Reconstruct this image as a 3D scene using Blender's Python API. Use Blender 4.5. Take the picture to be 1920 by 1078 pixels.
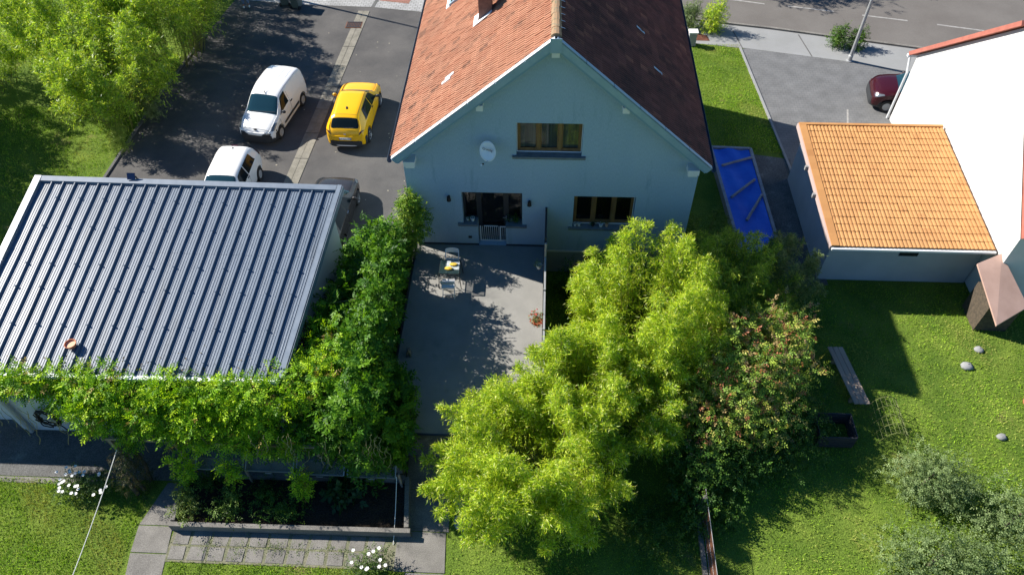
import bpy, math, random
import numpy as np
from mathutils import Vector, Matrix
from math import radians, sin, cos, pi

for o in list(bpy.data.objects): bpy.data.objects.remove(o)
sc = bpy.context.scene
col = sc.collection
rng = np.random.default_rng(7)
random.seed(7)

# ------------------------------------------------------------ camera
cam_d = bpy.data.cameras.new('camera'); cam = bpy.data.objects.new('camera', cam_d); col.objects.link(cam)
pitch, yaw, roll = radians(49.35), radians(3.3), radians(1.05)
fwd = Vector((-sin(yaw)*cos(pitch), cos(yaw)*cos(pitch), -sin(pitch)))
right = Vector((cos(yaw), sin(yaw), 0)); down = fwd.cross(right)
r2 = right*cos(roll)+down*sin(roll); d2 = -right*sin(roll)+down*cos(roll)
M = Matrix((( r2.x, -d2.x, -fwd.x, 0.0), (r2.y, -d2.y, -fwd.y, -18.71), (r2.z, -d2.z, -fwd.z, 20.8), (0, 0, 0, 1)))
cam.matrix_world = M
cam_d.sensor_width = 36; cam_d.lens = 1402/1920*36; cam_d.clip_end = 2000
sc.camera = cam
# ------------------------------------------------------------ light
SUN = Vector((-1.22, 0.47, 1.0)).normalized()
w = bpy.data.worlds.new('World'); sc.world = w; w.use_nodes = True
nt = w.node_tree
sky = nt.nodes.new('ShaderNodeTexSky'); sky.sky_type = 'NISHITA'; sky.sun_disc = False
sky.sun_elevation = math.asin(SUN.z); sky.sun_rotation = math.atan2(SUN.x, SUN.y)
sky.altitude = 200; sky.air_density = 1.0; sky.dust_density = 0.1; sky.ozone_density = 5.0
bg = nt.nodes['Background']; bg.inputs[1].default_value = 0.066
hsv = nt.nodes.new('ShaderNodeHueSaturation'); hsv.inputs['Saturation'].default_value = 1.2
nt.links.new(sky.outputs[0], hsv.inputs['Color']); nt.links.new(hsv.outputs[0], bg.inputs[0])
sl = bpy.data.lights.new('sun', 'SUN'); sl.energy = 5.0; sl.angle = radians(0.53); sl.color = (1.0, 0.94, 0.86)
so = bpy.data.objects.new('sun', sl); col.objects.link(so); so.location = SUN*60
so.rotation_euler = SUN.to_track_quat('Z', 'Y').to_euler()
sc.view_settings.view_transform = 'Standard'; sc.view_settings.look = 'None'
sc.view_settings.exposure = 1.0; sc.view_settings.gamma = 1.0; sc.view_settings.use_curve_mapping = False

# ------------------------------------------------------------ materials
def mat(name, c, rough=0.7, metal=0.0, c2=None, scale=4.0, detail=6.0, bump=0.0, bscale=40.0, spec=0.5,
        grain=0.0, gscale=120.0, trans=0.0, c3=None, s3=1.2, t3=0.5, coords='pos', stretch=None):
    """base colour c mottled with c2 by noise, a third blotch colour c3, fine grain, bump"""
    m = bpy.data.materials.new(name); m.use_nodes = True
    n = m.node_tree.nodes; l = m.node_tree.links
    b = n['Principled BSDF']; out = n['Material Output']
    b.inputs['Roughness'].default_value = rough; b.inputs['Metallic'].default_value = metal
    b.inputs['Specular IOR Level'].default_value = spec
    if coords == 'pos':
        g = n.new('ShaderNodeNewGeometry'); P = g.outputs['Position']
    else:
        g = n.new('ShaderNodeTexCoord'); P = g.outputs['Object']
    if stretch:
        mp = n.new('ShaderNodeMapping'); mp.inputs['Scale'].default_value = stretch; l.new(P, mp.inputs[0]); P = mp.outputs[0]
    base = None
    def noise(s, d=6.0, r=0.6):
        t = n.new('ShaderNodeTexNoise'); t.inputs['Scale'].default_value = s; t.inputs['Detail'].default_value = d
        t.inputs['Roughness'].default_value = r; l.new(P, t.inputs['Vector']); return t.outputs['Fac']
    def ramp(f, a, bb):
        t = n.new('ShaderNodeMapRange'); t.inputs[1].default_value = a; t.inputs[2].default_value = bb; l.new(f, t.inputs[0]); return t.outputs[0]
    def mix(f, A, B, mode='MIX'):
        t = n.new('ShaderNodeMix'); t.data_type = 'RGBA'; t.blend_type = mode
        if isinstance(f, float): t.inputs[0].default_value = f
        else: l.new(f, t.inputs[0])
        for i, v in ((6, A), (7, B)):
            if isinstance(v, tuple): t.inputs[i].default_value = (*v, 1)
            else: l.new(v, t.inputs[i])
        return t.outputs[2]
    cur = c
    if c2: cur = mix(ramp(noise(scale, detail), 0.35, 0.65), c, c2)
    if c3: cur = mix(ramp(noise(s3, 8.0, 0.7), t3, t3+0.12), cur, c3)
    if grain:
        gf = noise(gscale, 2.0)
        gr = ramp(gf, 0.3, 0.7)
        t = n.new('ShaderNodeMapRange'); l.new(gr, t.inputs[0]); t.inputs[3].default_value = 1-grain; t.inputs[4].default_value = 1+grain
        mm = n.new('ShaderNodeVectorMath'); mm.operation = 'MULTIPLY'
        if isinstance(cur, tuple): mm.inputs[0].default_value = cur
        else: l.new(cur, mm.inputs[0])
        cx = n.new('ShaderNodeCombineXYZ')
        for i in range(3): l.new(t.outputs[0], cx.inputs[i])
        l.new(cx.outputs[0], mm.inputs[1]); cur = mm.outputs[0]
    if isinstance(cur, tuple): b.inputs['Base Color'].default_value = (*cur, 1)
    else: l.new(cur, b.inputs['Base Color'])
    if bump:
        bp = n.new('ShaderNodeBump'); bp.inputs['Strength'].default_value = 1.0; bp.inputs['Distance'].default_value = bump
        l.new(noise(bscale, 4.0), bp.inputs['Height']); l.new(bp.outputs[0], b.inputs['Normal'])
    return m

def leaf_mat(name, trans=0.35, rough=0.5, tint=(1, 1, 1), spec=0.35):
    m = bpy.data.materials.new(name); m.use_nodes = True
    n = m.node_tree.nodes; l = m.node_tree.links
    b = n['Principled BSDF']; out = n['Material Output']
    a = n.new('ShaderNodeAttribute'); a.attribute_name = 'Col'
    b.inputs['Roughness'].default_value = rough; b.inputs['Specular IOR Level'].default_value = spec
    l.new(a.outputs['Color'], b.inputs['Base Color'])
    t = n.new('ShaderNodeBsdfTranslucent')
    mm = n.new('ShaderNodeVectorMath'); mm.operation = 'MULTIPLY'; mm.inputs[1].default_value = (1.25, 1.25, 0.6)
    l.new(a.outputs['Color'], mm.inputs[0]); l.new(mm.outputs[0], t.inputs['Color'])
    mx = n.new('ShaderNodeMixShader'); mx.inputs[0].default_value = trans
    l.new(b.outputs[0], mx.inputs[1]); l.new(t.outputs[0], mx.inputs[2]); l.new(mx.outputs[0], out.inputs[0])
    return m

def glass_mat(name, c=(0.02, 0.025, 0.03), rough=0.04, alpha=None):
    m = bpy.data.materials.new(name); m.use_nodes = True
    b = m.node_tree.nodes['Principled BSDF']
    b.inputs['Base Color'].default_value = (*c, 1); b.inputs['Roughness'].default_value = rough
    b.inputs['Specular IOR Level'].default_value = 0.6
    if alpha is not None: b.inputs['Alpha'].default_value = alpha
    return m

def tile_mat(name, ca, cb, cm, moss=0.5, cellx=0.27, celly=0.235, x0=0.0, moss_col=(0.05, 0.05, 0.035), rough=0.85, lich=0.72):
    """roof tile clay: every tile its own tone (white noise on tile cells), soot and moss blotches, grain"""
    m = bpy.data.materials.new(name); m.use_nodes = True
    n = m.node_tree.nodes; l = m.node_tree.links; b = n['Principled BSDF']
    b.inputs['Roughness'].default_value = rough; b.inputs['Specular IOR Level'].default_value = 0.25
    g = n.new('ShaderNodeNewGeometry')
    oi = n.new('ShaderNodeAttribute'); oi.attribute_name = 'tone'
    mp = n.new('ShaderNodeVectorMath'); mp.operation = 'DIVIDE'; mp.inputs[1].default_value = (cellx, celly, 1e6)
    off = n.new('ShaderNodeVectorMath'); off.operation = 'SUBTRACT'; off.inputs[1].default_value = (x0, 0, 0)
    l.new(g.outputs['Position'], off.inputs[0]); l.new(off.outputs[0], mp.inputs[0])
    fl = n.new('ShaderNodeVectorMath'); fl.operation = 'FLOOR'; l.new(mp.outputs[0], fl.inputs[0])
    wn = n.new('ShaderNodeTexWhiteNoise'); wn.noise_dimensions = '3D'; l.new(fl.outputs[0], wn.inputs['Vector'])
    r = n.new('ShaderNodeValToRGB'); e = r.color_ramp.elements
    e[0].position = 0.0; e[0].color = (*ca, 1); e[1].position = 0.85; e[1].color = (*cb, 1)
    e2 = r.color_ramp.elements.new(1.0); e2.color = (*cm, 1)
    l.new(wn.outputs['Value'], r.inputs[0])
    nz = n.new('ShaderNodeTexNoise'); nz.inputs['Scale'].default_value = 1.1; nz.inputs['Detail'].default_value = 9; nz.inputs['Roughness'].default_value = 0.75
    l.new(g.outputs['Position'], nz.inputs['Vector'])
    mr = n.new('ShaderNodeMapRange'); mr.inputs[1].default_value = 0.44; mr.inputs[2].default_value = 0.68; mr.inputs[4].default_value = moss; l.new(nz.outputs['Fac'], mr.inputs[0])
    mx = n.new('ShaderNodeMix'); mx.data_type = 'RGBA'; l.new(mr.outputs[0], mx.inputs[0]); l.new(r.outputs[0], mx.inputs[6]); mx.inputs[7].default_value = (*moss_col, 1)
    n2 = n.new('ShaderNodeTexNoise'); n2.inputs['Scale'].default_value = 14; n2.inputs['Detail'].default_value = 5; l.new(g.outputs['Position'], n2.inputs['Vector'])
    m2 = n.new('ShaderNodeMapRange'); m2.inputs[1].default_value = lich; m2.inputs[2].default_value = lich+0.04; l.new(n2.outputs['Fac'], m2.inputs[0])
    mx2 = n.new('ShaderNodeMix'); mx2.data_type = 'RGBA'; l.new(m2.outputs[0], mx2.inputs[0]); l.new(mx.outputs[2], mx2.inputs[6]); mx2.inputs[7].default_value = (0.16, 0.16, 0.11, 1)
    l.new(mx2.outputs[2], b.inputs['Base Color'])
    bp = n.new('ShaderNodeBump'); bp.inputs['Distance'].default_value = 0.004; l.new(n2.outputs['Fac'], bp.inputs['Height']); l.new(bp.outputs[0], b.inputs['Normal'])
    return m

def brick_mat(name, c1, c2, mortar, sx, sy, msize=0.02, rot=0.0, bump=0.004, rough=0.8, offset=0.5):
    m = bpy.data.materials.new(name); m.use_nodes = True
    n = m.node_tree.nodes; l = m.node_tree.links; b = n['Principled BSDF']; b.inputs['Roughness'].default_value = rough
    g = n.new('ShaderNodeNewGeometry'); mp = n.new('ShaderNodeMapping'); mp.inputs['Rotation'].default_value = (0, 0, rot)
    l.new(g.outputs['Position'], mp.inputs[0])
    br = n.new('ShaderNodeTexBrick'); br.offset = offset
    br.inputs['Scale'].default_value = 1.0; br.inputs['Brick Width'].default_value = sx; br.inputs['Row Height'].default_value = sy
    br.inputs['Mortar Size'].default_value = msize; br.inputs['Mortar Smooth'].default_value = 0.2
    br.inputs['Color1'].default_value = (*c1, 1); br.inputs['Color2'].default_value = (*c2, 1); br.inputs['Mortar'].default_value = (*mortar, 1)
    l.new(mp.outputs[0], br.inputs['Vector'])
    nz = n.new('ShaderNodeTexNoise'); nz.inputs['Scale'].default_value = 1.5; nz.inputs['Detail'].default_value = 8; l.new(g.outputs['Position'], nz.inputs['Vector'])
    mr = n.new('ShaderNodeMapRange'); mr.inputs[1].default_value = 0.3; mr.inputs[2].default_value = 0.7; mr.inputs[3].default_value = 0.8; mr.inputs[4].default_value = 1.12; l.new(nz.outputs['Fac'], mr.inputs[0])
    hs = n.new('ShaderNodeVectorMath'); hs.operation = 'SCALE'; l.new(br.outputs['Color'], hs.inputs[0]); l.new(mr.outputs[0], hs.inputs['Scale'])
    l.new(hs.outputs[0], b.inputs['Base Color'])
    bp = n.new('ShaderNodeBump'); bp.invert = True; bp.inputs['Distance'].default_value = bump; l.new(br.outputs['Fac'], bp.inputs['Height']); l.new(bp.outputs[0], b.inputs['Normal'])
    return m

A = dict(
 grass=mat('lawn_soil', (0.075, 0.13, 0.018), 0.95, c2=(0.14, 0.20, 0.03), scale=0.8, c3=(0.22, 0.17, 0.075), s3=0.5, t3=0.60, grain=0.5, gscale=30, bump=0.04, bscale=18, spec=0.1),
 asphalt=mat('asphalt', (0.070, 0.068, 0.066), 0.9, c2=(0.105, 0.10, 0.094), scale=0.55, grain=0.35, gscale=90, bump=0.006, bscale=120, spec=0.25, c3=(0.125, 0.118, 0.11), s3=2.5, t3=0.64),
 road=mat('road_asphalt', (0.125, 0.115, 0.105), 0.9, c2=(0.15, 0.14, 0.128), scale=0.4, grain=0.2, gscale=80, spec=0.2),
 concrete=mat('concrete', (0.21, 0.20, 0.18), 0.9, c2=(0.145, 0.138, 0.125), scale=1.6, grain=0.35, gscale=45, bump=0.006, bscale=50, c3=(0.09, 0.09, 0.075), s3=2.2, t3=0.6, spec=0.2),
 concrete_dark=mat('damp_concrete', (0.13, 0.13, 0.125), 0.9, c2=(0.09, 0.09, 0.085), scale=1.3, grain=0.4, gscale=35, bump=0.008, bscale=45, c3=(0.2, 0.2, 0.185), s3=1.6, t3=0.57, spec=0.2),
 drain=mat('drain_concrete', (0.24, 0.225, 0.185), 0.9, c2=(0.17, 0.16, 0.13), scale=2.5, grain=0.25, gscale=60, spec=0.2),
 terrace=mat('terrace_resin', (0.225, 0.222, 0.205), 0.85, c2=(0.265, 0.26, 0.24), c3=(0.19, 0.188, 0.175), s3=0.7, t3=0.56, scale=1.2, grain=0.3, gscale=70, bump=0.003, bscale=90, spec=0.25),
 wall=mat('house_render', (0.315, 0.425, 0.52), 0.9, c2=(0.355, 0.46, 0.545), scale=0.5, c3=(0.26, 0.365, 0.44), s3=2.4, t3=0.57, stretch=(1, 1, 0.16), grain=0.10, gscale=60, bump=0.003, bscale=70, spec=0.2),
 wall_low=mat('grey_render', (0.26, 0.28, 0.29), 0.9, c2=(0.30, 0.31, 0.31), scale=0.7, grain=0.06, gscale=60, bump=0.003, bscale=70, spec=0.2),
 white_wall=mat('white_render', (0.68, 0.67, 0.64), 0.85, c2=(0.61, 0.60, 0.57), scale=0.6, c3=(0.54, 0.53, 0.50), s3=0.45, t3=0.58, grain=0.05, spec=0.2, bump=0.002, bscale=60),
 gar_wall=mat('garage_render', (0.50, 0.52, 0.53), 0.85, c2=(0.56, 0.57, 0.57), scale=0.9, grain=0.06, spec=0.2, bump=0.002, bscale=60),
 greywall=mat('annex_render', (0.42, 0.44, 0.46), 0.85, c2=(0.36, 0.38, 0.4), scale=0.9, spec=0.2),
 plinth=mat('plinth', (0.035, 0.035, 0.04), 0.8),
 sill=mat('stone_sill', (0.17, 0.19, 0.20), 0.75, c2=(0.12, 0.14, 0.15), scale=5, grain=0.15),
 whitemetal=mat('white_lacquer', (0.80, 0.82, 0.84), 0.35),
 purlin=mat('white_timber', (0.74, 0.73, 0.70), 0.7),
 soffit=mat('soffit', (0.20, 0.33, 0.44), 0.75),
 zinc=mat('zinc', (0.30, 0.42, 0.54), 0.45, 0.2, c2=(0.25, 0.37, 0.48), scale=2),
 gutter=mat('gutter', (0.07, 0.10, 0.14), 0.4, 0.2),
 sheet=mat('roof_sheet', (0.105, 0.14, 0.185), 0.36, 0.0, c2=(0.145, 0.185, 0.235), c3=(0.085, 0.11, 0.14), s3=0.45, t3=0.54, scale=0.9, stretch=(6, 0.6, 1), grain=0.06, gscale=8, spec=0.6),
 flash=mat('roof_flashing', (0.10, 0.14, 0.19), 0.6, 0.0, c2=(0.15, 0.19, 0.24), scale=3, spec=0.5),
 brownwood=mat('oak_frame', (0.24, 0.13, 0.05), 0.55, c2=(0.17, 0.085, 0.03), scale=8, stretch=(1, 1, 0.2)),
 darkframe=mat('anthracite', (0.022, 0.026, 0.03), 0.45),
 glass=glass_mat('window_glass'),
 glass_clear=glass_mat('table_glass', (0.03, 0.06, 0.06), 0.03, 0.35),
 frameglass=glass_mat('cold_frame_glass', (0.12, 0.13, 0.09), 0.15, 0.55),
 curtain=mat('curtain', (0.28, 0.30, 0.29), 0.9, c2=(0.12, 0.13, 0.13), scale=9, stretch=(1.4, 1, 0.03)),
 black=mat('black_metal', (0.012, 0.012, 0.014), 0.5),
 rubber=mat('rubber', (0.015, 0.015, 0.016), 0.8),
 alloy=mat('alloy', (0.5, 0.5, 0.52), 0.3, 0.8),
 hubcap=mat('hubcap', (0.42, 0.43, 0.44), 0.4, 0.3),
 whitepaint=mat('white_car_paint', (0.78, 0.78, 0.76), 0.22, c2=(0.74, 0.74, 0.72), scale=2, spec=0.6),
 yellowpaint=mat('yellow_car_paint', (0.80, 0.42, 0.004), 0.22, spec=0.6),
 darkpaint=mat('dark_grey_car_paint', (0.055, 0.05, 0.048), 0.25, 0.4, spec=0.6),
 redpaint=mat('dark_red_car_paint', (0.045, 0.005, 0.009), 0.22, 0.2, spec=0.6),
 screen=mat('windscreen_glass', (0.012, 0.04, 0.055), 0.05, spec=0.6),
 carglass=mat('car_glass', (0.006, 0.012, 0.016), 0.05, spec=0.12),
 seat=mat('car_seat', (0.25, 0.26, 0.25), 0.8),
 headlight=mat('headlight_lens', (0.16, 0.18, 0.20), 0.10, 0.3, spec=0.8),
 taillight=mat('tail_lamp_lens', (0.06, 0.006, 0.008), 0.12, spec=0.8),
 indicator=mat('amber_lens', (0.6, 0.25, 0.02), 0.2),
 trim=mat('car_trim', (0.022, 0.024, 0.027), 0.6),
 plate=mat('number_plate', (0.75, 0.76, 0.76), 0.5),
 plateblue=mat('plate_blue', (0.02, 0.06, 0.35), 0.5),
 whiteplastic=mat('white_plastic', (0.72, 0.73, 0.74), 0.45),
 terracotta=mat('terracotta', (0.55, 0.20, 0.09), 0.8, c2=(0.45, 0.16, 0.08), scale=9),
 terracotta_in=mat('terracotta_dish', (0.72, 0.42, 0.27), 0.8),
 blue=mat('blue_tarpaulin', (0.012, 0.10, 0.60), 0.55, c2=(0.018, 0.14, 0.68), scale=1.3, bump=0.03, bscale=3.0),
 tube=mat('grey_tube', (0.30, 0.31, 0.33), 0.6, c2=(0.22, 0.22, 0.24), scale=6),
 timber=mat('weathered_timber', (0.34, 0.27, 0.20), 0.85, c2=(0.26, 0.2, 0.15), scale=5, stretch=(1, 0.2, 1)),
 pinkroof=mat('pinkish_board', (0.50, 0.33, 0.26), 0.85, c2=(0.42, 0.27, 0.21), scale=1.5),
 bark=mat('bark', (0.10, 0.075, 0.05), 0.95, c2=(0.05, 0.04, 0.028), scale=9, bump=0.02, bscale=25),
 culm=mat('bamboo_culm', (0.22, 0.24, 0.05), 0.5, c2=(0.16, 0.15, 0.04), scale=4),
 stem=mat('green_stem', (0.10, 0.12, 0.03), 0.7),
 soil=mat('soil', (0.03, 0.024, 0.018), 1.0, c2=(0.045, 0.036, 0.027), scale=3, grain=0.5, gscale=25, bump=0.05, bscale=14, spec=0.1),
 mulch=mat('mulch', (0.16, 0.07, 0.045), 1.0, c2=(0.09, 0.04, 0.03), scale=6, grain=0.5, gscale=25, bump=0.04, bscale=14, spec=0.1),
 bin=mat('bin_plastic', (0.10, 0.135, 0.125), 0.5), binlid=mat('bin_lid', (0.30, 0.36, 0.36), 0.5),
 denim=mat('denim', (0.10, 0.17, 0.30), 0.9, c2=(0.2, 0.3, 0.45), scale=12), skin=mat('skin', (0.36, 0.20, 0.13), 0.6, spec=0.3),
 shirt=mat('shirt', (0.35, 0.30, 0.28), 0.9), shoe=mat('white_shoe', (0.75, 0.75, 0.75), 0.6), hair=mat('hair', (0.03, 0.018, 0.01), 0.7),
 eye=mat('eye', (0.7, 0.7, 0.7), 0.3), lip=mat('lip', (0.3, 0.1, 0.08), 0.5),
 yellow=mat('yellow_cloth', (0.62, 0.42, 0.05), 0.9), redflower=mat('red_petals', (0.5, 0.03, 0.025), 0.7), whiteflower=mat('white_petals', (0.8, 0.8, 0.76), 0.7),
 galv=mat('galvanised_steel', (0.42, 0.43, 0.43), 0.45, 0.4, c2=(0.34, 0.35, 0.36), scale=3),
 rust=mat('rusted_mesh', (0.20, 0.075, 0.035), 0.9, c2=(0.11, 0.05, 0.03), scale=8),
 hose=mat('black_hose', (0.01, 0.011, 0.012), 0.45), pipe=mat('grey_pipe', (0.36, 0.37, 0.38), 0.5),
 wire=mat('wire', (0.72, 0.72, 0.68), 0.5), paint=mat('road_paint', (0.34, 0.33, 0.31), 0.8, c2=(0.22, 0.215, 0.2), scale=5),
 statue=mat('cast_stone', (0.24, 0.22, 0.19), 0.85, c2=(0.14, 0.13, 0.12), scale=14), solar=mat('solar_cell', (0.01, 0.02, 0.06), 0.15),
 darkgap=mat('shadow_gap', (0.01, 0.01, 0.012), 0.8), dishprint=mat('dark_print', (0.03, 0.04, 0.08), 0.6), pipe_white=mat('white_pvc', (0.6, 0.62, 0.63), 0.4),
)
A['paver'] = brick_mat('white_pavers', (0.36, 0.36, 0.35), (0.31, 0.31, 0.30), (0.14, 0.135, 0.12), 0.26, 0.17, 0.012)
A['redpaver'] = brick_mat('red_pavers', (0.34, 0.15, 0.10), (0.28, 0.12, 0.085), (0.12, 0.08, 0.06), 0.2, 0.1, 0.01)
A['lotpaver'] = brick_mat('grey_pavers', (0.150, 0.152, 0.152), (0.138, 0.140, 0.140), (0.11, 0.112, 0.112), 0.24, 0.16, 0.010, rot=0.03)
A['sidewalk'] = mat('pale_asphalt', (0.27, 0.275, 0.275), 0.9, c2=(0.235, 0.24, 0.235), scale=0.6, grain=0.12, gscale=60, spec=0.2)
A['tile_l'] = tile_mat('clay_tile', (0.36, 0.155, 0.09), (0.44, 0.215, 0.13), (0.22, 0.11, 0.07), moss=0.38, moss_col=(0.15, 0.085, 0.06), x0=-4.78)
A['tile_r'] = tile_mat('dark_clay_tile', (0.24, 0.09, 0.065), (0.16, 0.06, 0.045), (0.36, 0.14, 0.085), moss=0.8, moss_col=(0.055, 0.035, 0.03), x0=0.27)  # right slope: darker clay with stronger dark blotches
A['ridge'] = tile_mat('ridge_clay', (0.27, 0.17, 0.10), (0.33, 0.22, 0.13), (0.19, 0.13, 0.07), moss=0.6, moss_col=(0.22, 0.17, 0.09), cellx=5, celly=0.36, lich=0.58)
A['tile_o'] = tile_mat('ochre_tile', (0.40, 0.195, 0.07), (0.46, 0.235, 0.085), (0.36, 0.17, 0.06), moss=0.35, moss_col=(0.36, 0.19, 0.08), cellx=0.30, celly=0.34, rough=0.6, lich=0.9)
L_BAM = leaf_mat('bamboo_leaf', 0.45, 0.42, spec=0.35); L_VINE = leaf_mat('vine_leaf', 0.35, 0.5, spec=0.22); L_GRASS = leaf_mat('grass_blade', 0.25, 0.7, spec=0.15)

# ------------------------------------------------------------ mesh helpers
class MB:
    def __init__(s): s.v = []; s.f = []
    def add(s, vs, fs):
        n = len(s.v); s.v += [tuple(v) for v in vs]; s.f += [tuple(i+n for i in f) for f in fs]; return s
    def box(s, x0, x1, y0, y1, z0, z1):
        return s.add([(x0,y0,z0),(x1,y0,z0),(x1,y1,z0),(x0,y1,z0),(x0,y0,z1),(x1,y0,z1),(x1,y1,z1),(x0,y1,z1)],
                     [(0,3,2,1),(4,5,6,7),(0,1,5,4),(1,2,6,5),(2,3,7,6),(3,0,4,7)])
    def beam(s, a, b, w, h, up=(0,0,1)):
        a, b, up = Vector(a), Vector(b), Vector(up); d = (b-a).normalized(); x = d.cross(up).normalized(); u = x.cross(d)
        vs = []
        for p in (a, b):
            for sx, sy in ((-1,-1),(1,-1),(1,1),(-1,1)): vs.append(p+x*(sx*w/2)+u*(sy*h/2))
        return s.add(vs, [(0,1,2,3),(7,6,5,4),(0,4,5,1),(1,5,6,2),(2,6,7,3),(3,7,4,0)])
    def tube(s, pts, r, n=8, cap=True):
        pts = [Vector(p) for p in pts]; rs = r if isinstance(r, (list, tuple)) else [r]*len(pts)
        base = len(s.v); k = len(pts); ref = Vector((0.13, 0.21, 0.97))
        for i, p in enumerate(pts):
            d = (pts[min(i+1,k-1)]-pts[max(i-1,0)]).normalized()
            rf = ref if abs(d.dot(ref)) < 0.95 else Vector((1,0,0))
            x = d.cross(rf).normalized(); y = d.cross(x)
            for j in range(n):
                a = 2*pi*j/n; s.v.append(tuple(p+(x*cos(a)+y*sin(a))*rs[i]))
        for i in range(k-1):
            for j in range(n):
                s.f.append((base+i*n+j, base+i*n+(j+1)%n, base+(i+1)*n+(j+1)%n, base+(i+1)*n+j))
        if cap:
            s.f.append(tuple(base+j for j in range(n))[::-1]); s.f.append(tuple(base+(k-1)*n+j for j in range(n)))
        return s
    def lathe(s, prof, c=(0,0,0), n=20, axis='z'):
        base = len(s.v)
        for r, z in prof:
            for j in range(n):
                a = 2*pi*j/n
                p = (c[0]+r*cos(a), c[1]+r*sin(a), c[2]+z) if axis == 'z' else (c[0]+z, c[1]+r*cos(a), c[2]+r*sin(a)) if axis == 'x' else (c[0]+r*cos(a), c[1]+z, c[2]+r*sin(a))
                s.v.append(p)
        for i in range(len(prof)-1):
            for j in range(n):
                s.f.append((base+i*n+j, base+i*n+(j+1)%n, base+(i+1)*n+(j+1)%n, base+(i+1)*n+j))
        return s
    def poly(s, pts, z0, z1):
        n = len(pts)
        vs = [(p[0], p[1], z0) for p in pts]+[(p[0], p[1], z1) for p in pts]
        return s.add(vs, [tuple(range(n))[::-1], tuple(range(n, 2*n))]+[(i, (i+1)%n, n+(i+1)%n, n+i) for i in range(n)])
    def ellip(s, c, r, n=12, m=8, jit=0.0):
        base = len(s.v)
        for i in range(m+1):
            th = pi*i/m
            for j in range(n):
                a = 2*pi*j/n; k = 1+random.uniform(-jit, jit)
                s.v.append((c[0]+r[0]*sin(th)*cos(a)*k, c[1]+r[1]*sin(th)*sin(a)*k, c[2]+r[2]*cos(th)*k))
        for i in range(m):
            for j in range(n): s.f.append((base+i*n+j, base+(i+1)*n+j, base+(i+1)*n+(j+1)%n, base+i*n+(j+1)%n))
        return s

def tag(o, label=None, cat=None, group=None, kind=None):
    if label: o['label'] = label
    if cat: o['category'] = cat
    if group: o['group'] = group
    if kind: o['kind'] = kind
    return o
def wloc(o):
    p = Vector((0,0,0))
    while o is not None: p += o.location; o = o.parent
    return p
def mk(name, mb, m, parent=None, smooth=False, local=False, bevel=0.0):
    """mesh object; geometry given in world coordinates unless local=True"""
    me = bpy.data.meshes.new(name)
    vs = mb.v
    if parent is not None and not local:
        p = wloc(parent); vs = [(v[0]-p.x, v[1]-p.y, v[2]-p.z) for v in vs]
    me.from_pydata(vs, [], mb.f); me.update()
    me.materials.append(m)
    if smooth: me.shade_smooth()
    o = bpy.data.objects.new(name, me); col.objects.link(o)
    if parent is not None: o.parent = parent
    if bevel:
        b = o.modifiers.new('bevel', 'BEVEL'); b.width = bevel; b.segments = 2; b.limit_method = 'ANGLE'
    return o
def thing(name, loc, label, cat, group=None, rz=0.0):
    o = bpy.data.objects.new(name, None); col.objects.link(o); o.location = loc; o.rotation_euler = (0,0,rz); o.empty_display_size = 0.2
    return tag(o, label, cat, group)
def struct(name, mb, m, parent=None, **k): return tag(mk(name, mb, m, parent, **k), kind='structure')
def inst(name, src, loc, parent, rot=None):
    o = bpy.data.objects.new(name, src.data if hasattr(src, 'data') else src); col.objects.link(o)
    if parent is not None: o.parent = parent
    o.location = loc
    if rot is not None: o.rotation_euler = rot
    return o
def copy_tree(o, parent=None):
    c = o.copy(); col.objects.link(c)
    if parent: c.parent = parent
    for ch in [x for x in bpy.data.objects if x.parent == o]: copy_tree(ch, c)
    return c

# ------------------------------------------------------------ leaves (numpy)
def unit(a): return a/np.maximum(np.linalg.norm(a, axis=-1, keepdims=True), 1e-9)
def leaf_mesh(name, P, D, S, Ln, Wd, C, m, parent=None, kind=None, fold=0.15):
    """kite shaped leaves: base P, direction D, side S, length, width, colour"""
    n = len(P); D = unit(D); S = unit(S - D*np.sum(S*D, axis=1, keepdims=True)); N = np.cross(D, S)
    Ln = Ln[:, None]; Wd = Wd[:, None]
    v = np.empty((n, 4, 3), np.float32)
    v[:, 0] = P; v[:, 2] = P + D*Ln - N*Ln*0.12
    v[:, 1] = P + D*Ln*0.42 + S*Wd*0.5 - N*Wd*fold; v[:, 3] = P + D*Ln*0.42 - S*Wd*0.5 - N*Wd*fold
    if parent is not None:
        p = wloc(parent); v -= np.array((p.x, p.y, p.z), np.float32)
    me = bpy.data.meshes.new(name)
    me.vertices.add(n*4); me.vertices.foreach_set('co', v.ravel())
    me.loops.add(n*4); me.loops.foreach_set('vertex_index', np.arange(n*4, dtype=np.int32))
    me.polygons.add(n); me.polygons.foreach_set('loop_start', np.arange(0, n*4, 4, dtype=np.int32))
    me.update(calc_edges=True)
    ca = me.color_attributes.new('Col', 'FLOAT_COLOR', 'POINT')
    cc = np.ones((n, 4, 4), np.float32); cc[:, :, :3] = C[:, None, :]
    ca.data.foreach_set('color', cc.ravel())
    me.materials.append(m)
    o = bpy.data.objects.new(name, me); col.objects.link(o)
    if parent is not None: o.parent = parent
    if kind: o['kind'] = kind
    return o
def randdir(n): return unit(rng.normal(size=(n, 3)))
def palette(n, cols, wts=None, jit=0.18):
    cols = np.array(cols); wts = None if wts is None else np.array(wts)/np.sum(wts)
    i = rng.choice(len(cols), n, p=wts); return np.clip(cols[i]*(1+rng.uniform(-jit, jit, (n, 1))), 0.003, 0.95)

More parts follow.
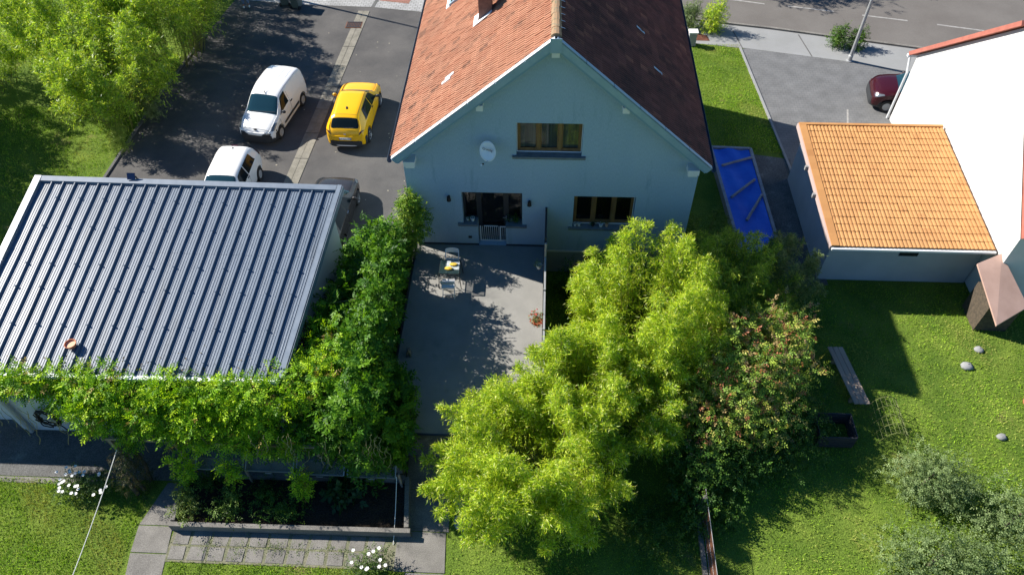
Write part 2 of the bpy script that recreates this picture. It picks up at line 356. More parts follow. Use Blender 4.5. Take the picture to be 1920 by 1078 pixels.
def bamboo(name, base, label, cat, rx, ry, H, nc, cols, wts=None, spread=1.0, lean=(0, 0), leafL=0.125, leafW=0.021, nodes=16, per=34, group=None, droop=0.5, rmin=0.15, hfall=0.42, hmin=0.72, mtl=None, wood='culms'):
    """arching culms from a clump base (ellipse rx, ry), tips spreading out; side twigs with fans of narrow leaves"""
    t = thing(name, base, label, cat, group)
    cm = MB(); b = np.array(base)
    P = []; D = []
    for i in range(nc):
        a = rng.uniform(0, 2*pi); r = math.sqrt(rng.uniform(rmin, 1))
        foot = b + np.array([cos(a)*r*rx*0.45, sin(a)*r*ry*0.45, 0])
        h = H*(1-hfall*r**2)*rng.uniform(hmin, 1.08)
        tip = b + np.array([cos(a)*r*rx*spread+lean[0], sin(a)*r*ry*spread+lean[1], h])
        ks = np.linspace(0, 1, 9)[:, None]
        ctrl = foot*0.35 + tip*0.65; ctrl[2] = h*1.05
        pts = (1-ks)**2*foot + 2*ks*(1-ks)*ctrl + ks**2*tip
        cm.tube([tuple(p) for p in pts], [0.014*(1-0.75*k) for k in np.linspace(0, 1, 9)], 4, cap=False)
        for k in np.linspace(0.22, 1.0, nodes):
            p = (1-k)**2*foot + 2*k*(1-k)*ctrl + k**2*tip
            td = unit(2*(1-k)*(ctrl-foot)+2*k*(tip-ctrl))
            m_ = max(4, int(per*(1.15-0.5*abs(k-0.6))))
            # twigs
            nt_ = 5
            for q in range(nt_):
                d = unit(randdir(1)[0]*0.9 + td*0.55 + np.array([cos(a)*0.35*r, sin(a)*0.35*r, 0.12])); tl = rng.uniform(0.22, 0.75)*(1.45-1.15*k)*(H/4)**0.5
                mm = m_//nt_
                s = np.linspace(0.25, 1.0, mm)[:, None]
                pp = p + d*tl*s + rng.normal(size=(mm, 3))*0.025; pp[:, 2] -= (s[:, 0]**2)*tl*0.3
                dd = unit(d*0.8 + randdir(mm)*0.8 + np.array([0, 0, -droop*0.5]))
                P.append(pp); D.append(dd)
    P = np.concatenate(P); D = np.concatenate(D); n = len(P)
    ok = P[:, 2] > 0.05; P = P[ok]; D = D[ok]; n = len(P)
    leaf_mesh('foliage', P, D, randdir(n)+np.array([0, 0, 0.0]), rng.uniform(0.6, 1.25, n)*leafL, rng.uniform(0.7, 1.3, n)*leafW, palette(n, cols, wts, 0.3), mtl or L_BAM, t, 'stuff')
    tag(mk(wood, cm, A['culm'], t, smooth=True), kind='stuff')
    return t

def clump_points(c, r, n, depth=0.35, power=2.4, rough=0.16):
    """points in the outer shell of a lumpy superellipsoid"""
    d = randdir(n); e = np.abs(d)**power; k = (e.sum(axis=1))**(-1/power)
    lump = 1 + rough*(np.sin(d[:, 0]*5.1+c[0]*3)*np.cos(d[:, 1]*6.3+c[1]*2)+0.6*np.sin(d[:, 2]*9+d[:, 0]*7+c[1]))
    s = 1-depth*rng.uniform(0, 1, n)**1.6
    P = d*k[:, None]*lump[:, None]*s[:, None]*np.array(r)+np.array(c)
    N = unit(d/np.array(r)); return P, N
def leafy(name, parent, blobs, dens, leafL, leafW, cols, wts=None, sprays=7, m=None, spl=0.24, depth=0.35, kind='stuff', upb=0.5, rough=0.16, zmin=0.03, clip=None):
    """foliage of pinnate sprays: every spray is a short rib with leaflets on both sides"""
    Pn = []; Nn = []
    for c, r in blobs:
        area = 4*pi*((((r[0]*r[1])**1.6+(r[0]*r[2])**1.6+(r[1]*r[2])**1.6)/3)**(1/1.6))
        p, nn = clump_points(c, r, int(area*dens), depth, rough=rough); Pn.append(p); Nn.append(nn)
    P = np.concatenate(Pn); N = np.concatenate(Nn); ok = P[:, 2] > zmin
    if clip is not None: ok &= clip(P)
    P = P[ok]; N = N[ok]; n = len(P)
    D = unit(N*0.55 + randdir(n)*0.8 + np.array([0, 0, 0.1-0.25])); S = unit(np.cross(D, unit(N+randdir(n)*0.4+np.array([0, 0, upb]))))
    col_s = palette(n, cols, wts, 0.12)
    LP = []; LD = []; LS = []; LC = []
    for i in range(sprays):
        s = (i+0.6)/sprays; side = 1 if i % 2 else -1
        last = i == sprays-1
        LP.append(P+D*spl*s); LD.append(unit(D*(1.4 if last else 0.6)+S*(0 if last else side*0.9)+rng.normal(size=(n, 3))*0.16)); LS.append(np.cross(LD[-1], np.cross(D, S))+rng.normal(size=(n, 3))*0.25); LC.append(col_s*(1+rng.uniform(-0.1, 0.1, (n, 1))))
    P = np.concatenate(LP); n = len(P)
    return leaf_mesh(name, P, np.concatenate(LD), np.concatenate(LS), rng.uniform(0.7, 1.2, n)*leafL, rng.uniform(0.8, 1.2, n)*leafW, np.concatenate(LC), m or L_VINE, parent, kind)

BAM = [(0.46, 0.60, 0.035), (0.33, 0.48, 0.03), (0.60, 0.66, 0.06), (0.14, 0.26, 0.03), (0.70, 0.72, 0.28)]
DARKG = [(0.05, 0.12, 0.02), (0.08, 0.17, 0.025), (0.035, 0.085, 0.015), (0.13, 0.23, 0.03)]
VINE = [(0.07, 0.16, 0.015), (0.12, 0.24, 0.02), (0.20, 0.33, 0.02), (0.045, 0.11, 0.012), (0.20, 0.15, 0.04)]
OLIVE = [(0.16, 0.22, 0.09), (0.22, 0.29, 0.12), (0.10, 0.15, 0.05)]

exec_parts = []
# ============================================================ SETTING
g = MB()
def sheet(mb, pts, z): return mb.add([(p[0], p[1], z) for p in pts], [tuple(range(len(pts)))])
sheet(g, [(-400, -300), (400, -300), (400, 600), (-400, 600)], 0.0)
struct('ground', g, A['grass'])
# driveway
g = MB(); sheet(g, [(-18.75, -1.5), (-4.6, -1.5), (-4.6, 11.5), (-6.0, 11.5), (-6.0, 18.3), (-9.5, 18.85), (-13.6, 19.05), (-17.2, 19.5), (-17.7, 16.0), (-18.3, 10.0)], 0.008)
struct('driveway', g, A['asphalt'])
g = MB()
pts = [(-18.75, -1.5), (-18.3, 10.0), (-17.7, 16.0)]
for a, b in zip(pts[:-1], pts[1:]): g.beam((*a, 0.03), (*b, 0.03), 0.12, 0.1)
struct('driveway_kerb', g, A['concrete_dark'])
# pavements and road at the far side
g = MB(); sheet(g, [(-17.0, 19.5), (-13.6, 19.06), (-9.5, 18.86), (-6.0, 18.31), (-6.0, 11.5), (-4.8, 11.5), (-4.8, 17.9), (6.5, 15.7), (7.4, 15.6), (8.2, 17.9), (-17.0, 22.5)], 0.012)
struct('pavement', g, A['paver'])
g = MB(); sheet(g, [(-9.2, 19.55), (-7.55, 19.25), (-7.2, 21.2), (-8.9, 21.4)], 0.017)
struct('paved_patch', g, A['redpaver'])
g = MB(); sheet(g, [(-9.55, 18.87), (-9.35, 18.87), (-8.7, 23.0), (-8.9, 23.0)], 0.017); struct('pavement_joint', g, A['concrete_dark'])
g = MB(); sheet(g, [(7.05, 15.75), (9.7, 15.3), (10.0, 15.28), (14.86, 14.2), (17.4, 13.45), (24, 11.6), (25.0, 14.0), (17.9, 15.55), (11.5, 17.15), (8.2, 17.9), (7.0, 18.1)], 0.016)
struct('sidewalk', g, A['sidewalk'])
g = MB(); g.beam((6.5, 18.15, 0.05), (11.5, 17.16, 0.05), 0.14, 0.1); g.beam((11.5, 17.16, 0.05), (25.0, 13.9, 0.05), 0.14, 0.1); g.beam((-17, 22.6, 0.05), (6.5, 18.15, 0.05), 0.14, 0.1)
struct('kerb', g, A['concrete'])
g = MB(); sheet(g, [(-60, 33), (6.5, 18.2), (11.5, 17.2), (25, 13.95), (70, 4.5), (72, 14.0), (30, 24.2), (-58, 44)], 0.006); struct('road', g, A['road'])
g = MB()
for a, b in (((9.9, 20.1), (11.7, 19.65)), ((12.9, 19.45), (15.2, 18.95)), ((16.6, 18.6), (18.8, 18.1)), ((20.2, 17.75), (22.4, 17.2)), ((6.2, 20.9), (8.4, 20.45))):
    d = Vector((b[0]-a[0], b[1]-a[1])).normalized(); nn = Vector((-d.y, d.x))*0.06
    sheet(g, [(a[0]-nn.x, a[1]-nn.y), (b[0]-nn.x, b[1]-nn.y), (b[0]+nn.x, b[1]+nn.y), (a[0]+nn.x, a[1]+nn.y)], 0.012)
struct('road_marking', g, A['paint'])
g = MB(); sheet(g, [(10.5, 5.0), (16.2, 5.0), (17.5, 10.0), (24, 8.6), (24, 11.6), (17.4, 13.45), (14.86, 14.2), (10.0, 15.28), (9.75, 15.2), (10.3, 7.3)], 0.012)
struct('parking_area', g, A['lotpaver'])
g = MB(); g.beam((9.72, 15.25, 0.03), (10.3, 7.3, 0.03), 0.1, 0.09); g.beam((10.3, 7.3, 0.03), (10.45, 5.2, 0.03), 0.1, 0.09); struct('lawn_edging', g, A['sidewalk'])
g = MB(); sheet(g, [(13.2, 7.9), (13.28, 7.9), (13.85, 10.3), (13.77, 10.3)], 0.018); struct('parking_line', g, A['paint'])
g = MB(); sheet(g, [(9.8, 15.3), (9.86, 15.3), (9.62, 16.9), (9.56, 16.9)], 0.021); sheet(g, [(13.1, 14.6), (13.16, 14.6), (12.9, 16.6), (12.84, 16.6)], 0.021); struct('sidewalk_joint', g, A['concrete_dark'])
g = MB(); sheet(g, [(6.4, 15.95), (8.3, 15.9), (8.2, 16.4), (6.4, 17.3)], 0.022); struct('planting_bed', g, A['mulch'])
# drain in the driveway
t = struct('drain_channel', MB(), A['drain'])
seg = 9; P0 = Vector((-9.85, 18.45, 0)); P1 = Vector((-10.62, 2.6, 0))
for i in range(seg):
    a = P0.lerp(P1, (i+0.012)/seg); b = P0.lerp(P1, (i+0.988)/seg)
    m_ = MB()
    for dx in (-0.17, 0.17): m_.beam((a.x+dx, a.y, 0.012), (b.x+dx, b.y, 0.012), 0.27, 0.03+0.003*(i % 3))
    m_.beam((a.x, a.y, 0.009), (b.x, b.y, 0.009), 0.07, 0.02)
    mk('drain_slab', m_, A['drain'], t)
t = thing('drain_grate', (-10.12, 17.0, 0), 'rusty dark iron drain grate in the pale strip across the asphalt', 'drain grate')
m_ = MB()
for i in range(9): m_.box(-10.5+i*0.085, -10.46+i*0.085, 16.75, 17.25, 0.03, 0.05)
m_.box(-10.52, -9.76, 16.73, 16.78, 0.03, 0.055); m_.box(-10.52, -9.76, 17.22, 17.27, 0.03, 0.055); mk('bars', m_, A['trim'], t)
mk('frame', MB().box(-10.56, -9.72, 16.69, 17.31, 0.02, 0.034), A['rust'], t)

# garage-side concrete yard and garden paths
g = MB(); sheet(g, [(-26, -8.95), (-10.55, -8.9), (-10.3, -8.5), (-3.9, -8.5), (-3.9, -6), (-7, -5.5), (-7, -7), (-26, -7)], 0.012); struct('back_yard', g, A['concrete_dark'])
g = MB(); sheet(g, [(-10.36, -11.32), (-3.6, -11.32), (-3.6, -10.36), (-10.36, -10.36)], 0.014); struct('slab_bed', g, mat('mossy_gravel', (.12, .13, .07), .95, c2=(.17, .16, .11), scale=5, grain=.4, gscale=30))
g = MB(); sheet(g, [(-26, -8.96), (-11.9, -8.94), (-11.9, -9.12), (-26, -9.14)], 0.016); struct('yard_edge', g, A['concrete'])
def slabs(name, poly_rows, m, z=0.02, gap=0.018, jit=0.006, th=0.05):
    root = struct(name, MB(), m)
    for q in poly_rows:
        c = Vector((sum(p[0] for p in q)/len(q), sum(p[1] for p in q)/len(q), 0))
        pts = []
        for p in q:
            v = Vector((p[0], p[1], 0)); dd = (c-v); pts.append(v+dd.normalized()*gap)
        dz = random.uniform(-jit, jit)
        mk('paving_slab', MB().poly([(p.x, p.y) for p in pts], -0.04, z+dz), m, root, bevel=0.008)
    return root
# right path (in front of the terrace)
rows = []
ys = [-7.76, -8.9, -10.18, -11.35, -12.6, -14.0, -15.4]
for a, b in zip(ys[:-1], ys[1:]): rows.append([(-3.88, b), (-2.42, b), (-2.5, a), (-3.9, a)] if a > -10.2 else [(-3.5, b), (-2.38, b), (-2.45, a), (-3.55, a)])
slabs('garden_path', rows, A['concrete'])
rows = []
ys = [-8.95, -10.3, -11.1, -12.4, -13.8, -15.2]
xs = [(-11.05, -10.6), (-11.45, -10.42), (-11.4, -10.33), (-11.2, -10.18), (-11.0, -10.0), (-10.8, -9.8)]
for i in range(5): rows.append([(xs[i+1][0], ys[i+1]), (xs[i+1][1], ys[i+1]), (xs[i][1], ys[i]), (xs[i][0], ys[i])])
slabs('side_path', rows, A['concrete'])
rows = []
x = -10.28
while x < -4.4:
    wd = random.uniform(0.5, 0.62)
    for (a, b) in ((-10.4, -10.82), (-10.86, -11.26)):
        rows.append([(x, b), (min(x+wd-0.05, -3.62), b), (min(x+wd-0.05, -3.62)+random.uniform(-.03, .03), a), (x+random.uniform(-.03, .03), a)])
    x += wd+0.02
slabs('slab_path', rows, A['concrete'], z=0.025, gap=0.012)

# ------------------------------------------------------------ terrace
T = 1.3
g = MB().box(-4.47, 0.10, -7.74, 0.0, 0, T); struct('terrace', g, A['terrace'])
g = MB().box(-4.53, 0.20, -7.80, -7.742, 0.0, T-0.02); g.box(-4.53, -4.472, -7.74, -0.6, 0, T-0.02); struct('terrace_retaining_wall', g, A['concrete_dark'])
g = MB().box(-4.475, 0.10, -7.80, -7.745, T-0.018, T+0.02); g.box(-4.54, -4.475, -7.8, -0.4, T-0.018, T+0.03); struct('terrace_edging', g, A['darkframe'])

# ============================================================ HOUSE
hs = thing('house', (0.2, 0, 0), 'blue grey rendered gable house with red tiled roof beyond the terrace', 'house')
XL, XR, AX, AZ = -4.55, 5.02, 0.27, 9.83
EL, ER, ZL, ZR, YN, YF = -4.78, 5.25, 5.55, 5.40, -0.40, 11.75
sL = (AZ-ZL)/(AX-EL); sR = (AZ-ZR)/(ER-AX)
zwl = ZL+(XL-EL)*sL-0.22; zwr = ZR+(ER-XR)*sR-0.22; zap = AZ-0.22
holes = [(-0.86, 1.21, 5.45, 6.71), (-2.74, -0.68, T, 3.83), (1.07, 3.14, 2.32, 3.75)]
# front wall: cells around the openings, front face plus reveals
def gable_wall(y0, y1, holes, m, parent):
    mb = MB()
    xs = sorted(set([XL, XR, AX]+[h[0] for h in holes]+[h[1] for h in holes]))
    def top(x): return zwl+(x-XL)*(zap-zwl)/(AX-XL) if x <= AX else zwr+(XR-x)*(zap-zwr)/(XR-AX)
    for a, b in zip(xs[:-1], xs[1:]):
        hh = sorted([h for h in holes if h[0] <= a+1e-6 and h[1] >= b-1e-6], key=lambda h: h[2])
        z = 0.0
        segs = []
        for h in hh: segs.append((z, h[2])); z = h[3]
        for (p, q) in segs:
            if q > p+1e-4: mb.add([(a, y0, p), (b, y0, p), (b, y0, q), (a, y0, q)], [(0, 1, 2, 3)])
        mb.add([(a, y0, z), (b, y0, z), (b, y0, top(b)), (a, y0, top(a))], [(0, 1, 2, 3)])
    for (a, b, p, q) in holes:
        mb.add([(a, y0, p), (a, y1, p), (a, y1, q), (a, y0, q)], [(0, 1, 2, 3)]); mb.add([(b, y0, p), (b, y1, p), (b, y1, q), (b, y0, q)], [(3, 2, 1, 0)])
        mb.add([(a, y0, q), (a, y1, q), (b, y1, q), (b, y0, q)], [(0, 1, 2, 3)]); mb.add([(a, y0, p), (a, y1, p), (b, y1, p), (b, y0, p)], [(3, 2, 1, 0)])
    return mk('front_wall', mb, m, parent)
# lower part of the door opening is narrower: sills flank the door
holes = [(-0.86, 1.21, 5.45, 6.71), (-2.74, -2.24, 2.40, 3.83), (-2.24, -1.26, T, 3.83), (-1.26, -0.68, 2.36, 3.83), (1.07, 3.14, 2.32, 3.75)]
fw = gable_wall(0.0, 0.32, [], A['wall'], None); bpy.data.objects.remove(fw)
def wall2():
    mb = MB()
    y0, y1 = 0.0, 0.30
    xs = sorted(set([XL, XR, AX]+[h[0] for h in holes]+[h[1] for h in holes]))
    def top(x): return zwl+(x-XL)*(zap-zwl)/(AX-XL) if x <= AX else zwr+(XR-x)*(zap-zwr)/(XR-AX)
    for a, b in zip(xs[:-1], xs[1:]):
        hh = sorted([h for h in holes if h[0] <= a+1e-6 and h[1] >= b-1e-6], key=lambda h: h[2]); z = T if b <= 0.3 else 0.95
        if b > 0.15: z = 0.0
        z0 = 0.0
        for h in hh:
            mb.add([(a, y0, z0), (b, y0, z0), (b, y0, h[2]), (a, y0, h[2])], [(0, 1, 2, 3)]); z0 = h[3]
        mb.add([(a, y0, z0), (b, y0, z0), (b, y0, top(b)), (a, y0, top(a))], [(0, 1, 2, 3)])
    def rv(a, b, p, q, l=True, r=True, bot=True):
        if l: mb.add([(a, y0, p), (a, y1, p), (a, y1, q), (a, y0, q)], [(0, 1, 2, 3)])
        if r: mb.add([(b, y0, p), (b, y1, p), (b, y1, q), (b, y0, q)], [(3, 2, 1, 0)])
        mb.add([(a, y0, q), (a, y1, q), (b, y1, q), (b, y0, q)], [(0, 1, 2, 3)])
        if bot: mb.add([(a, y0, p), (a, y1, p), (b, y1, p), (b, y0, p)], [(3, 2, 1, 0)])
    rv(*holes[0]); rv(*holes[4]); rv(*holes[1], r=False); rv(*holes[3], l=False); rv(*holes[2], l=False, r=False)
    mb.add([(-2.24, y0, T), (-2.24, y1, T), (-2.24, y1, 2.4), (-2.24, y0, 2.4)], [(0, 1, 2, 3)]); mb.add([(-1.26, y0, T), (-1.26, y1, T), (-1.26, y1, 2.36), (-1.26, y0, 2.36)], [(3, 2, 1, 0)])
    # sides and back
    mb.add([(XL, 0, 0), (XL, 11.4, 0), (XL, 11.4, zwl), (XL, 0, zwl)], [(3, 2, 1, 0)]); mb.add([(XR, 0, 0), (XR, 11.4, 0), (XR, 11.4, zwr), (XR, 0, zwr)], [(0, 1, 2, 3)])
    mb.add([(XL, 11.4, 0), (XR, 11.4, 0), (XR, 11.4, zwr), (AX, 11.4, zap), (XL, 11.4, zwl)], [(4, 3, 2, 1, 0)])
    return mk('wall', mb, A['wall'], hs)
wall2()
mk('basement_wall', MB().box(0.22, XR-0.02, -0.035, -0.002, 0, 1.12), A['wall_low'], hs)
mk('base_trim', MB().box(0.22, 1.9, -0.06, -0.037, 1.08, 1.16), A['white_wall'], hs)
bd = mk('basement_door', MB().box(1.62, 2.2, -0.05, -0.037, 0.1, 1.05), A['black'], hs)
mk('plinth', MB().box(XL+0.3, -2.24, -0.02, -0.002, T, T+0.07).box(-1.26, 0.1, -0.02, -0.002, T, T+0.07), A['plinth'], hs)
# roof deck
dk = MB(); th = 0.12
def roof_pt(side, x, y, h=0.0):
    if side < 0: n = Vector((-sL, 0, 1)).normalized(); z = ZL+(x-EL)*sL
    else: n = Vector((sR, 0, 1)).normalized(); z = ZR+(ER-x)*sR
    return Vector((x, y, z))+n*h
for side, ex in ((-1, EL), (1, ER)):
    v = []
    for h in (-0.03, -0.18):
        for (x, y) in ((ex, YN), (AX, YN), (AX, YF), (ex, YF)): v.append(tuple(roof_pt(side, x, y, h)))
    dk.add(v, [(0, 1, 2, 3), (7, 6, 5, 4), (0, 4, 5, 1), (1, 5, 6, 2), (2, 6, 7, 3), (3, 7, 4, 0)])
mk('roof_deck', dk, A['soffit'], hs)
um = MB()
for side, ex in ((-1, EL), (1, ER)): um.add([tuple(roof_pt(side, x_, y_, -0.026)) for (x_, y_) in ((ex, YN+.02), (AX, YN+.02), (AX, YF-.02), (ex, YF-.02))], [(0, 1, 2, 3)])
mk('gap_shade_sheet', um, A['darkgap'], hs)  # near-black sheet standing in for the shade in the gaps between tiles

def tile_mesh(name, w_, l_, side, m, lift=0.035, prof=None):
    """one interlocking tile: local x up the slope, y across, z normal; two rolls, open lower lip"""
    prof = prof or [(0, -0.012), (0.06, 0.034), (0.22, 0.050), (0.38, 0.034), (0.46, 0.004), (0.54, 0.004), (0.62, 0.032), (0.78, 0.046), (0.93, 0.032), (1.0, -0.012)]
    v = []; f = []; n = len(prof)
    for i, (u, h) in enumerate(prof):
        y = (u-0.5)*w_*0.935
        v += [(0, y, h+lift), (l_*1.04, y, h+0.002), (0, y, -0.012)]
    for i in range(n-1):
        a = i*3; b = a+3
        f.append((a, a+1, b+1, b)); f.append((a+2, a, b, b+2))
    f.append((0, 2, 1)); f.append(((n-1)*3+1, (n-1)*3+2, (n-1)*3))
    return v, f
camp = Vector((0, -18.71, 20.8))
def lay_tiles(root, frame, nrow, ncol, w_, l_, mats, nparts, name='roof_tile', prof=None, lift=0.035, skip=None, jit=0.010):
    """frame(i,j)->(origin, X up slope, Y across, Z). the nearest nparts are parts, rest one stuff mesh"""
    tv, tf = tile_mesh(name, w_, l_, 0, mats, lift, prof)
    me = bpy.data.meshes.new(name); me.from_pydata(tv, [], tf); me.update(); me.materials.append(mats)
    cells = []
    for i in range(nrow):
        for j in range(ncol):
            if skip and skip(i, j): continue
            o, X, Y, Z = frame(i, j); cells.append(((o-camp).length, i, j, o, X, Y, Z))
    return me, tv, tf, cells
root_p = wloc(hs)
pool = []
rowsL = 19; lL = math.hypot(AX-EL, AZ-ZL)/rowsL; colsN = 51; wT = (YF-YN-0.12)/colsN
def frL(i, j):
    X = Vector((1, 0, sL)).normalized(); Z = Vector((-sL, 0, 1)).normalized(); return Vector((EL-0.03, 0, ZL-0.025))+X*(i*lL)+Vector((0, YN+0.08+(j+0.5)*wT, 0)), X, Vector((0, 1, 0)), Z
rowsR = 19; lR = math.hypot(ER-AX, AZ-ZR)/rowsR
def frR(i, j):
    X = Vector((-1, 0, sR)).normalized(); Z = Vector((sR, 0, 1)).normalized(); return Vector((ER+0.03, 0, ZR-0.025))+X*(i*lR)+Vector((0, YN+0.08+(j+0.5)*wT, 0)), X, Vector((0, -1, 0)), Z
meL, tv, tf, cL = lay_tiles(hs, frL, rowsL, colsN, wT, lL, A['tile_l'], 0)
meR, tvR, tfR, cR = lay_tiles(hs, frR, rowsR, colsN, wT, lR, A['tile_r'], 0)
allc = [(c[0]*(1.0 if True else 1), 0, c) for c in cL]+[(c[0]*1.12, 1, c) for c in cR]
allc.sort(key=lambda a: a[0])
far = [MB(), MB()]
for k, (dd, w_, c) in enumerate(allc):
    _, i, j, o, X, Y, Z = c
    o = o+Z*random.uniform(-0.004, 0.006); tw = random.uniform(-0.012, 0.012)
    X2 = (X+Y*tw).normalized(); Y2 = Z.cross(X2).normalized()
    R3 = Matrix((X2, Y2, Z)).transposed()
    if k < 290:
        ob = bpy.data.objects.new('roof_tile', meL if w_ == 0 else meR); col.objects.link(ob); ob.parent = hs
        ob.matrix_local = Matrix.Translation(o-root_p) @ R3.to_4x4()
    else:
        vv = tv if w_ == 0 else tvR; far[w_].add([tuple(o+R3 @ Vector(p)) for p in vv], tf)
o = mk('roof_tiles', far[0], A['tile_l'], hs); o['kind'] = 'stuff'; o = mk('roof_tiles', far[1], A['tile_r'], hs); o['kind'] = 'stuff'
# ridge caps
rc = MB(); 
vv = []; ff = []
for q, (yy, rr) in enumerate(((0, 0.155), (0.40, 0.135))):
    for j in range(7):
        a = pi*j/6; vv.append((cos(a)*rr, yy, sin(a)*rr*0.8))
for j in range(6): ff.append((j, j+1, 8+j, 7+j))
ff.append(tuple(range(7))[::-1])
rme = bpy.data.meshes.new('ridge_tile'); rme.from_pydata(vv, [], ff); rme.materials.append(A['ridge']); rme.update()
y = YN+0.05
while y < YF-0.2:
    ob = bpy.data.objects.new('ridge_tile', rme); col.objects.link(ob); ob.parent = hs; ob.location = Vector((AX+random.uniform(-.008, .008), y, AZ-0.0+random.uniform(-.008, .008)))-root_p; ob.rotation_euler = (0.03, random.uniform(-.04, .04), random.uniform(-.03, .03)); y += 0.36
    hk = MB().tube([(AX+0.12, y, AZ+0.09), (AX+0.24, y, AZ+0.05)], 0.008, 4); mk('ridge_hook', hk, A['zinc'], hs)
# verge flashing, barge boards, gutters
for side, ex in ((-1, EL), (1, ER)):
    a = roof_pt(side, ex, YN-0.03, 0.045); b = roof_pt(side, AX, YN-0.03, 0.045)
    nrm = Vector((side*(sL if side < 0 else sR), 0, 1)).normalized()
    for k in range(6):
        p, q = a.lerp(b, k/6+0.002), a.lerp(b, (k+1)/6-0.002)
        mk('verge_flashing', MB().beam(p+Vector((0, 0.02, 0.0)), q+Vector((0, 0.02, 0.0)), 0.14, 0.02, up=nrm), A['whitemetal'] if side < 0 else A['zinc'], hs)
    mk('barge_board', MB().beam(a+Vector((0, -0.03, 0))-nrm*0.13, b+Vector((0, -0.03, 0))-nrm*0.13, 0.03, 0.2, up=nrm), A['zinc'], hs)
    mk('lower_barge_board', MB().beam(a+Vector((0, 0.02, 0))-nrm*0.24, b+Vector((0, 0.02, 0))-nrm*0.24, 0.04, 0.12, up=nrm), A['soffit'], hs)
    sx = ex+side*0.09; z = (ZL if side < 0 else ZR)-0.06
    gm = MB(); prof = [(-0.075, 0.05), (-0.075, 0.0), (-0.05, -0.055), (0, -0.075), (0.05, -0.055), (0.075, 0.0), (0.075, 0.05), (0.066, 0.05), (0.066, 0.0), (0.044, -0.045), (0, -0.062), (-0.044, -0.045), (-0.066, 0.0), (-0.066, 0.05)]
    vv = [(sx+p[0], YN-0.05, z+p[1]) for p in prof]+[(sx+p[0], YF+0.05, z+p[1]) for p in prof]; n = len(prof)
    gm.add(vv, [(i, (i+1) % n, n+(i+1) % n, n+i) for i in range(n)]+[tuple(range(n)), tuple(range(n, 2*n))[::-1]]); mk('gutter', gm, A['gutter'], hs)
# purlin ends
for (x, z, w_, h_) in ((-4.28, 5.28, 0.36, 0.2), (-1.93, 7.47, 0.2, 0.2), (0.27, 9.30, 0.22, 0.2), (2.40, 7.47, 0.2, 0.2), (4.76, 5.15, 0.36, 0.2)):
    pm = MB().box(x-w_/2, x+w_/2, -0.36, 0.0, z-h_/2, z+h_/2)
    if w_ > 0.3: pm.box(x-w_/2+0.04, x+w_/2-0.04, -0.3, 0.0, z-h_/2-0.1, z-h_/2-0.002)
    mk('purlin_end', pm, A['purlin'], hs)
mk('ridge_end', MB().box(AX-.16, AX+.16, YN-.105, YN-.09, AZ-.40, AZ+.04).box(AX-.1, AX+.1, YN-.06, YN+.3, AZ-.4, AZ-.16), A['zinc'], hs)
# chimney
ch = MB(); cz = 8.95
mk('chimney', MB().box(-2.24, -1.80, 4.0, 4.42, 7.3, cz-0.12), mat('chimney_sheet', (0.16, 0.10, 0.085), 0.7, c2=(0.11, 0.07, 0.06), scale=6), hs)
chc = MB(); chc.box(-2.28, -1.76, 3.96, 4.46, cz-0.10, cz); chc.box(-2.22, -1.82, 4.02, 4.40, cz, cz+0.03); cc = mk('chimney_cap', chc, A['concrete'], hs)
mk('chimney_flue', MB().lathe([(0.11, 0), (0.11, 0.12), (0.08, 0.12), (0.08, 0.0)], (-2.02, 4.24, cz+0.02), 16), A['trim'], hs)
fl = MB()
def onroof(x, y, h=0.05): return tuple(roof_pt(-1, x, y, h))
fl.add([onroof(-2.38, 3.86, .09), onroof(-2.22, 3.86, .09), onroof(-2.22, 4.50, .09), onroof(-2.38, 4.50, .09)], [(0, 1, 2, 3)])
fl.add([onroof(-2.38, 3.85, .088), onroof(-1.74, 3.85, .088), onroof(-1.74, 4.005, .088), onroof(-2.38, 4.005, .088)], [(0, 1, 2, 3)])
mk('chimney_flashing', fl, A['whitemetal'], hs)
# skylight and small roof vents
sk = MB(); 
def rquad(x0, x1, y0, y1, h0, h1, mb):
    v = [tuple(roof_pt(-1, x, y, h)) for h in (h0, h1) for (x, y) in ((x0, y0), (x1, y0), (x1, y1), (x0, y1))]
    mb.add(v, [(3, 2, 1, 0), (4, 5, 6, 7), (0, 1, 5, 4), (1, 2, 6, 5), (2, 3, 7, 6), (3, 0, 4, 7)]); return mb
s_ = mk('skylight', rquad(-3.55, -2.75, 7.0, 7.9, 0.0, 0.13, MB()), A['zinc'], hs); mk('pane', rquad(-3.47, -2.83, 7.08, 7.82, 0.131, 0.14, MB()), A['glass'], s_)
rquad(-3.68, -3.55, 6.95, 7.95, 0.05, 0.09, m_ := MB()); mk('skylight_flashing', m_, A['whitemetal'], hs)
for (x, y) in ((-3.12, 1.72), (-3.02, 1.86)): mk('glass_tile', rquad(x-0.14, x+0.14, y-0.06, y+0.06, 0.05, 0.085, MB()), A['whitemetal'], hs)
for (x, y) in ((3.1, 4.3), (3.6, 2.6), (2.6, 7.4), (3.5, 7.6)):
    v = [tuple(roof_pt(1, a, b, 0.075)) for (a, b) in ((x-0.15, y-0.06), (x+0.15, y-0.06), (x+0.15, y+0.06), (x-0.15, y+0.06))]
    mk('glass_tile', MB().add(v, [(0, 3, 2, 1)]), A['zinc'], hs)
